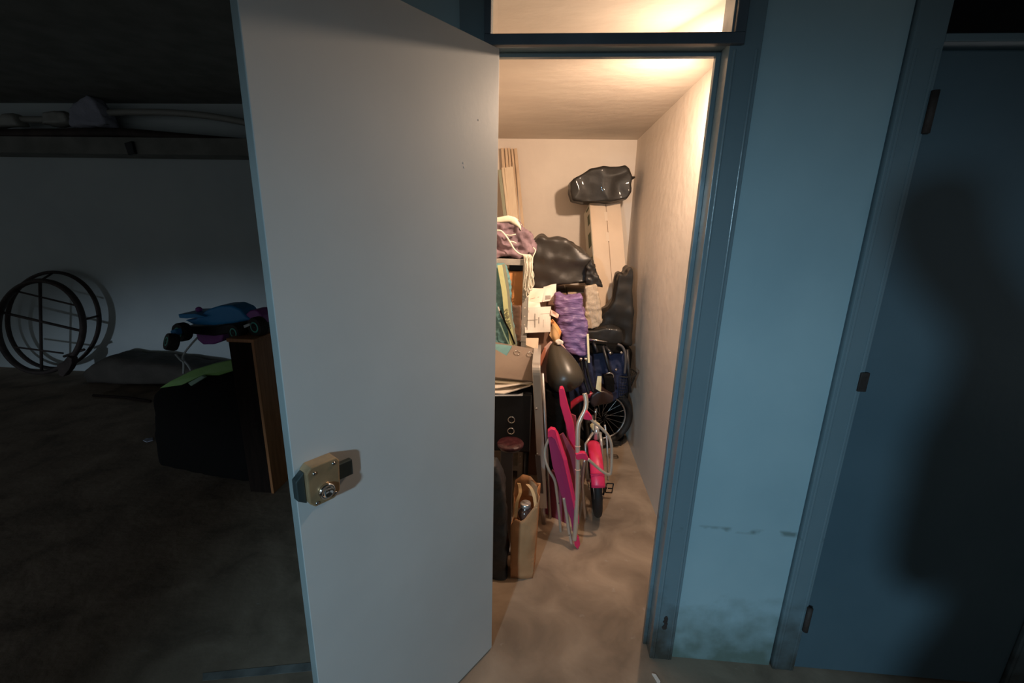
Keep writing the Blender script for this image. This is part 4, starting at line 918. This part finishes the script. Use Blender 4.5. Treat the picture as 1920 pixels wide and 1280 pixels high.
# pipes and oddments on the high ledge
t = tag(MB().tube(spline([at(a_, b_, y=2.46) for a_, b_ in [(-60,222),(100,224),(200,212),(280,210),(360,214),(420,222),(480,234),(600,262)]]), .026, 12).build('flexible_pipe', M['pipegrey'], smooth=True), 'pale flexible pipe running along the high ledge at the left', 'pipe')
tag(MB().tube(spline([at(a_, b_, y=2.42) for a_, b_ in [(-60,252),(120,250),(230,250),(330,258),(400,264),(600,280)]]), .040, 12).build('dark_pipe', M['rust'], smooth=True), 'dark sagging tube lying on the high ledge under the pale pipe', 'tube')
o = puffy('cloth_bundle', [(124,236),(130,208),(138,190),(150,180),(165,178),(178,190),(188,208),(200,234)], 2.38, .12, M['clothwhite'], vox=.02, smooth=3, disp=.03, dscale=.15, seed=35, ridge=.5); tag(o, 'lilac-white crumpled cloth on the high ledge', 'cloth')
o = puffy('cloth_bundle', [(72,234),(76,208),(95,204),(118,208),(128,232)], 2.40, .12, M['pipegrey'], vox=.02, smooth=3, disp=.02, dscale=.15, seed=36); tag(o, 'grey rounded bundle on the high ledge left of the lilac cloth', 'bundle')
o = puffy('cloth_bundle', [(-20,238),(0,212),(20,210),(36,236)], 2.40, .12, M['pipegrey'], vox=.02, smooth=3, disp=.02, dscale=.15, seed=37); tag(o, 'grey bundle on the high ledge at the left photo edge', 'bundle')
o = MB().prism([at(a_, b_, y=2.33) for a_, b_ in [(232,268),(246,264),(252,288),(240,291)]], (0,.03,0)).build('hook_bracket', M['blackmetal'], bevel=.004); tag(o, 'small black bracket hanging from the high ledge', 'bracket')
tag(MB().tube([at(175,741,z=.012), at(240,745,z=.012), at(282,752,z=.012)], .012, 8).build('floor_stick', M['darkwood'], smooth=True), 'dark stick lying on the floor left of the black bag', 'stick')
o = MB().prism([at(a_, b_, z=.002) for a_, b_ in [(268,826),(274,822),(286,821),(287,826),(275,829)]], (0,0,.004)).build('paper_scrap', M['clothwhite']); tag(o, 'tiny pale scrap on the floor by the black bag', 'scrap')
o = MB().prism([at(a_, b_, z=.0005) for a_, b_ in [(1222,1263),(1229,1264),(1238,1278),(1236,1290),(1230,1276)]], (0,0,.003)).build('paper_scrap', M['paper']); tag(o, 'small white scrap on the floor in front of the doorway', 'scrap')

# ------------------------------------------------------------------ photographer standing behind the camera (casts the shadow on the closed door)
def figure():
    t = thing('person', 'person in dark jacket standing in the passage behind the camera', 'person', (.42,-1.85,0))
    V = [(.47,-1.82,.92),(.46,-1.82,1.20),(.43,-1.78,1.44),(.37,-1.70,1.55),(.29,-1.64,1.66),(.27,-1.62,1.77)]
    V_ = [(.42,-1.85,.95),(.42,-1.87,1.20),(.41,-1.85,1.42),(.40,-1.80,1.52),(.36,-1.74,1.62),(.34,-1.72,1.74)]
    R_ = [.14,.13,.14,.06,.08,.085]
    E_ = [(0,1),(1,2),(2,3),(3,4),(4,5)]
    def chain(root, pts, rad):
        p = root
        for q_, r_ in zip(pts, rad): V.append(q_); R_.append(r_); E_.append((p, len(V)-1)); p = len(V)-1
    chain(2, [(.60,-1.80,1.39),(.66,-1.76,1.12),(.62,-1.62,.92),(.60,-1.56,.86)], [.07,.05,.04,.035])
    chain(2, [(.30,-1.78,1.36),(.34,-1.72,1.12),(.46,-1.60,1.16),(.52,-1.56,1.20)], [.07,.05,.04,.035])
    chain(0, [(.56,-1.82,.86),(.58,-1.80,.48),(.59,-1.84,.08),(.60,-1.71,.04)], [.10,.07,.045,.04])
    chain(0, [(.38,-1.82,.86),(.38,-1.80,.48),(.37,-1.84,.08),(.36,-1.71,.04)], [.10,.07,.045,.04])
    me = bpy.data.meshes.new('body'); me.from_pydata(V, E_, []); o = link('body', me, M['jacket'], t)
    o.modifiers.new('skin', 'SKIN'); o.modifiers.new('sub', 'SUBSURF').levels = 2
    sv = me.skin_vertices[0].data
    for k, r_ in enumerate(R_): sv[k].radius = (r_, r_*.85)
    sv[0].use_root = True
figure()
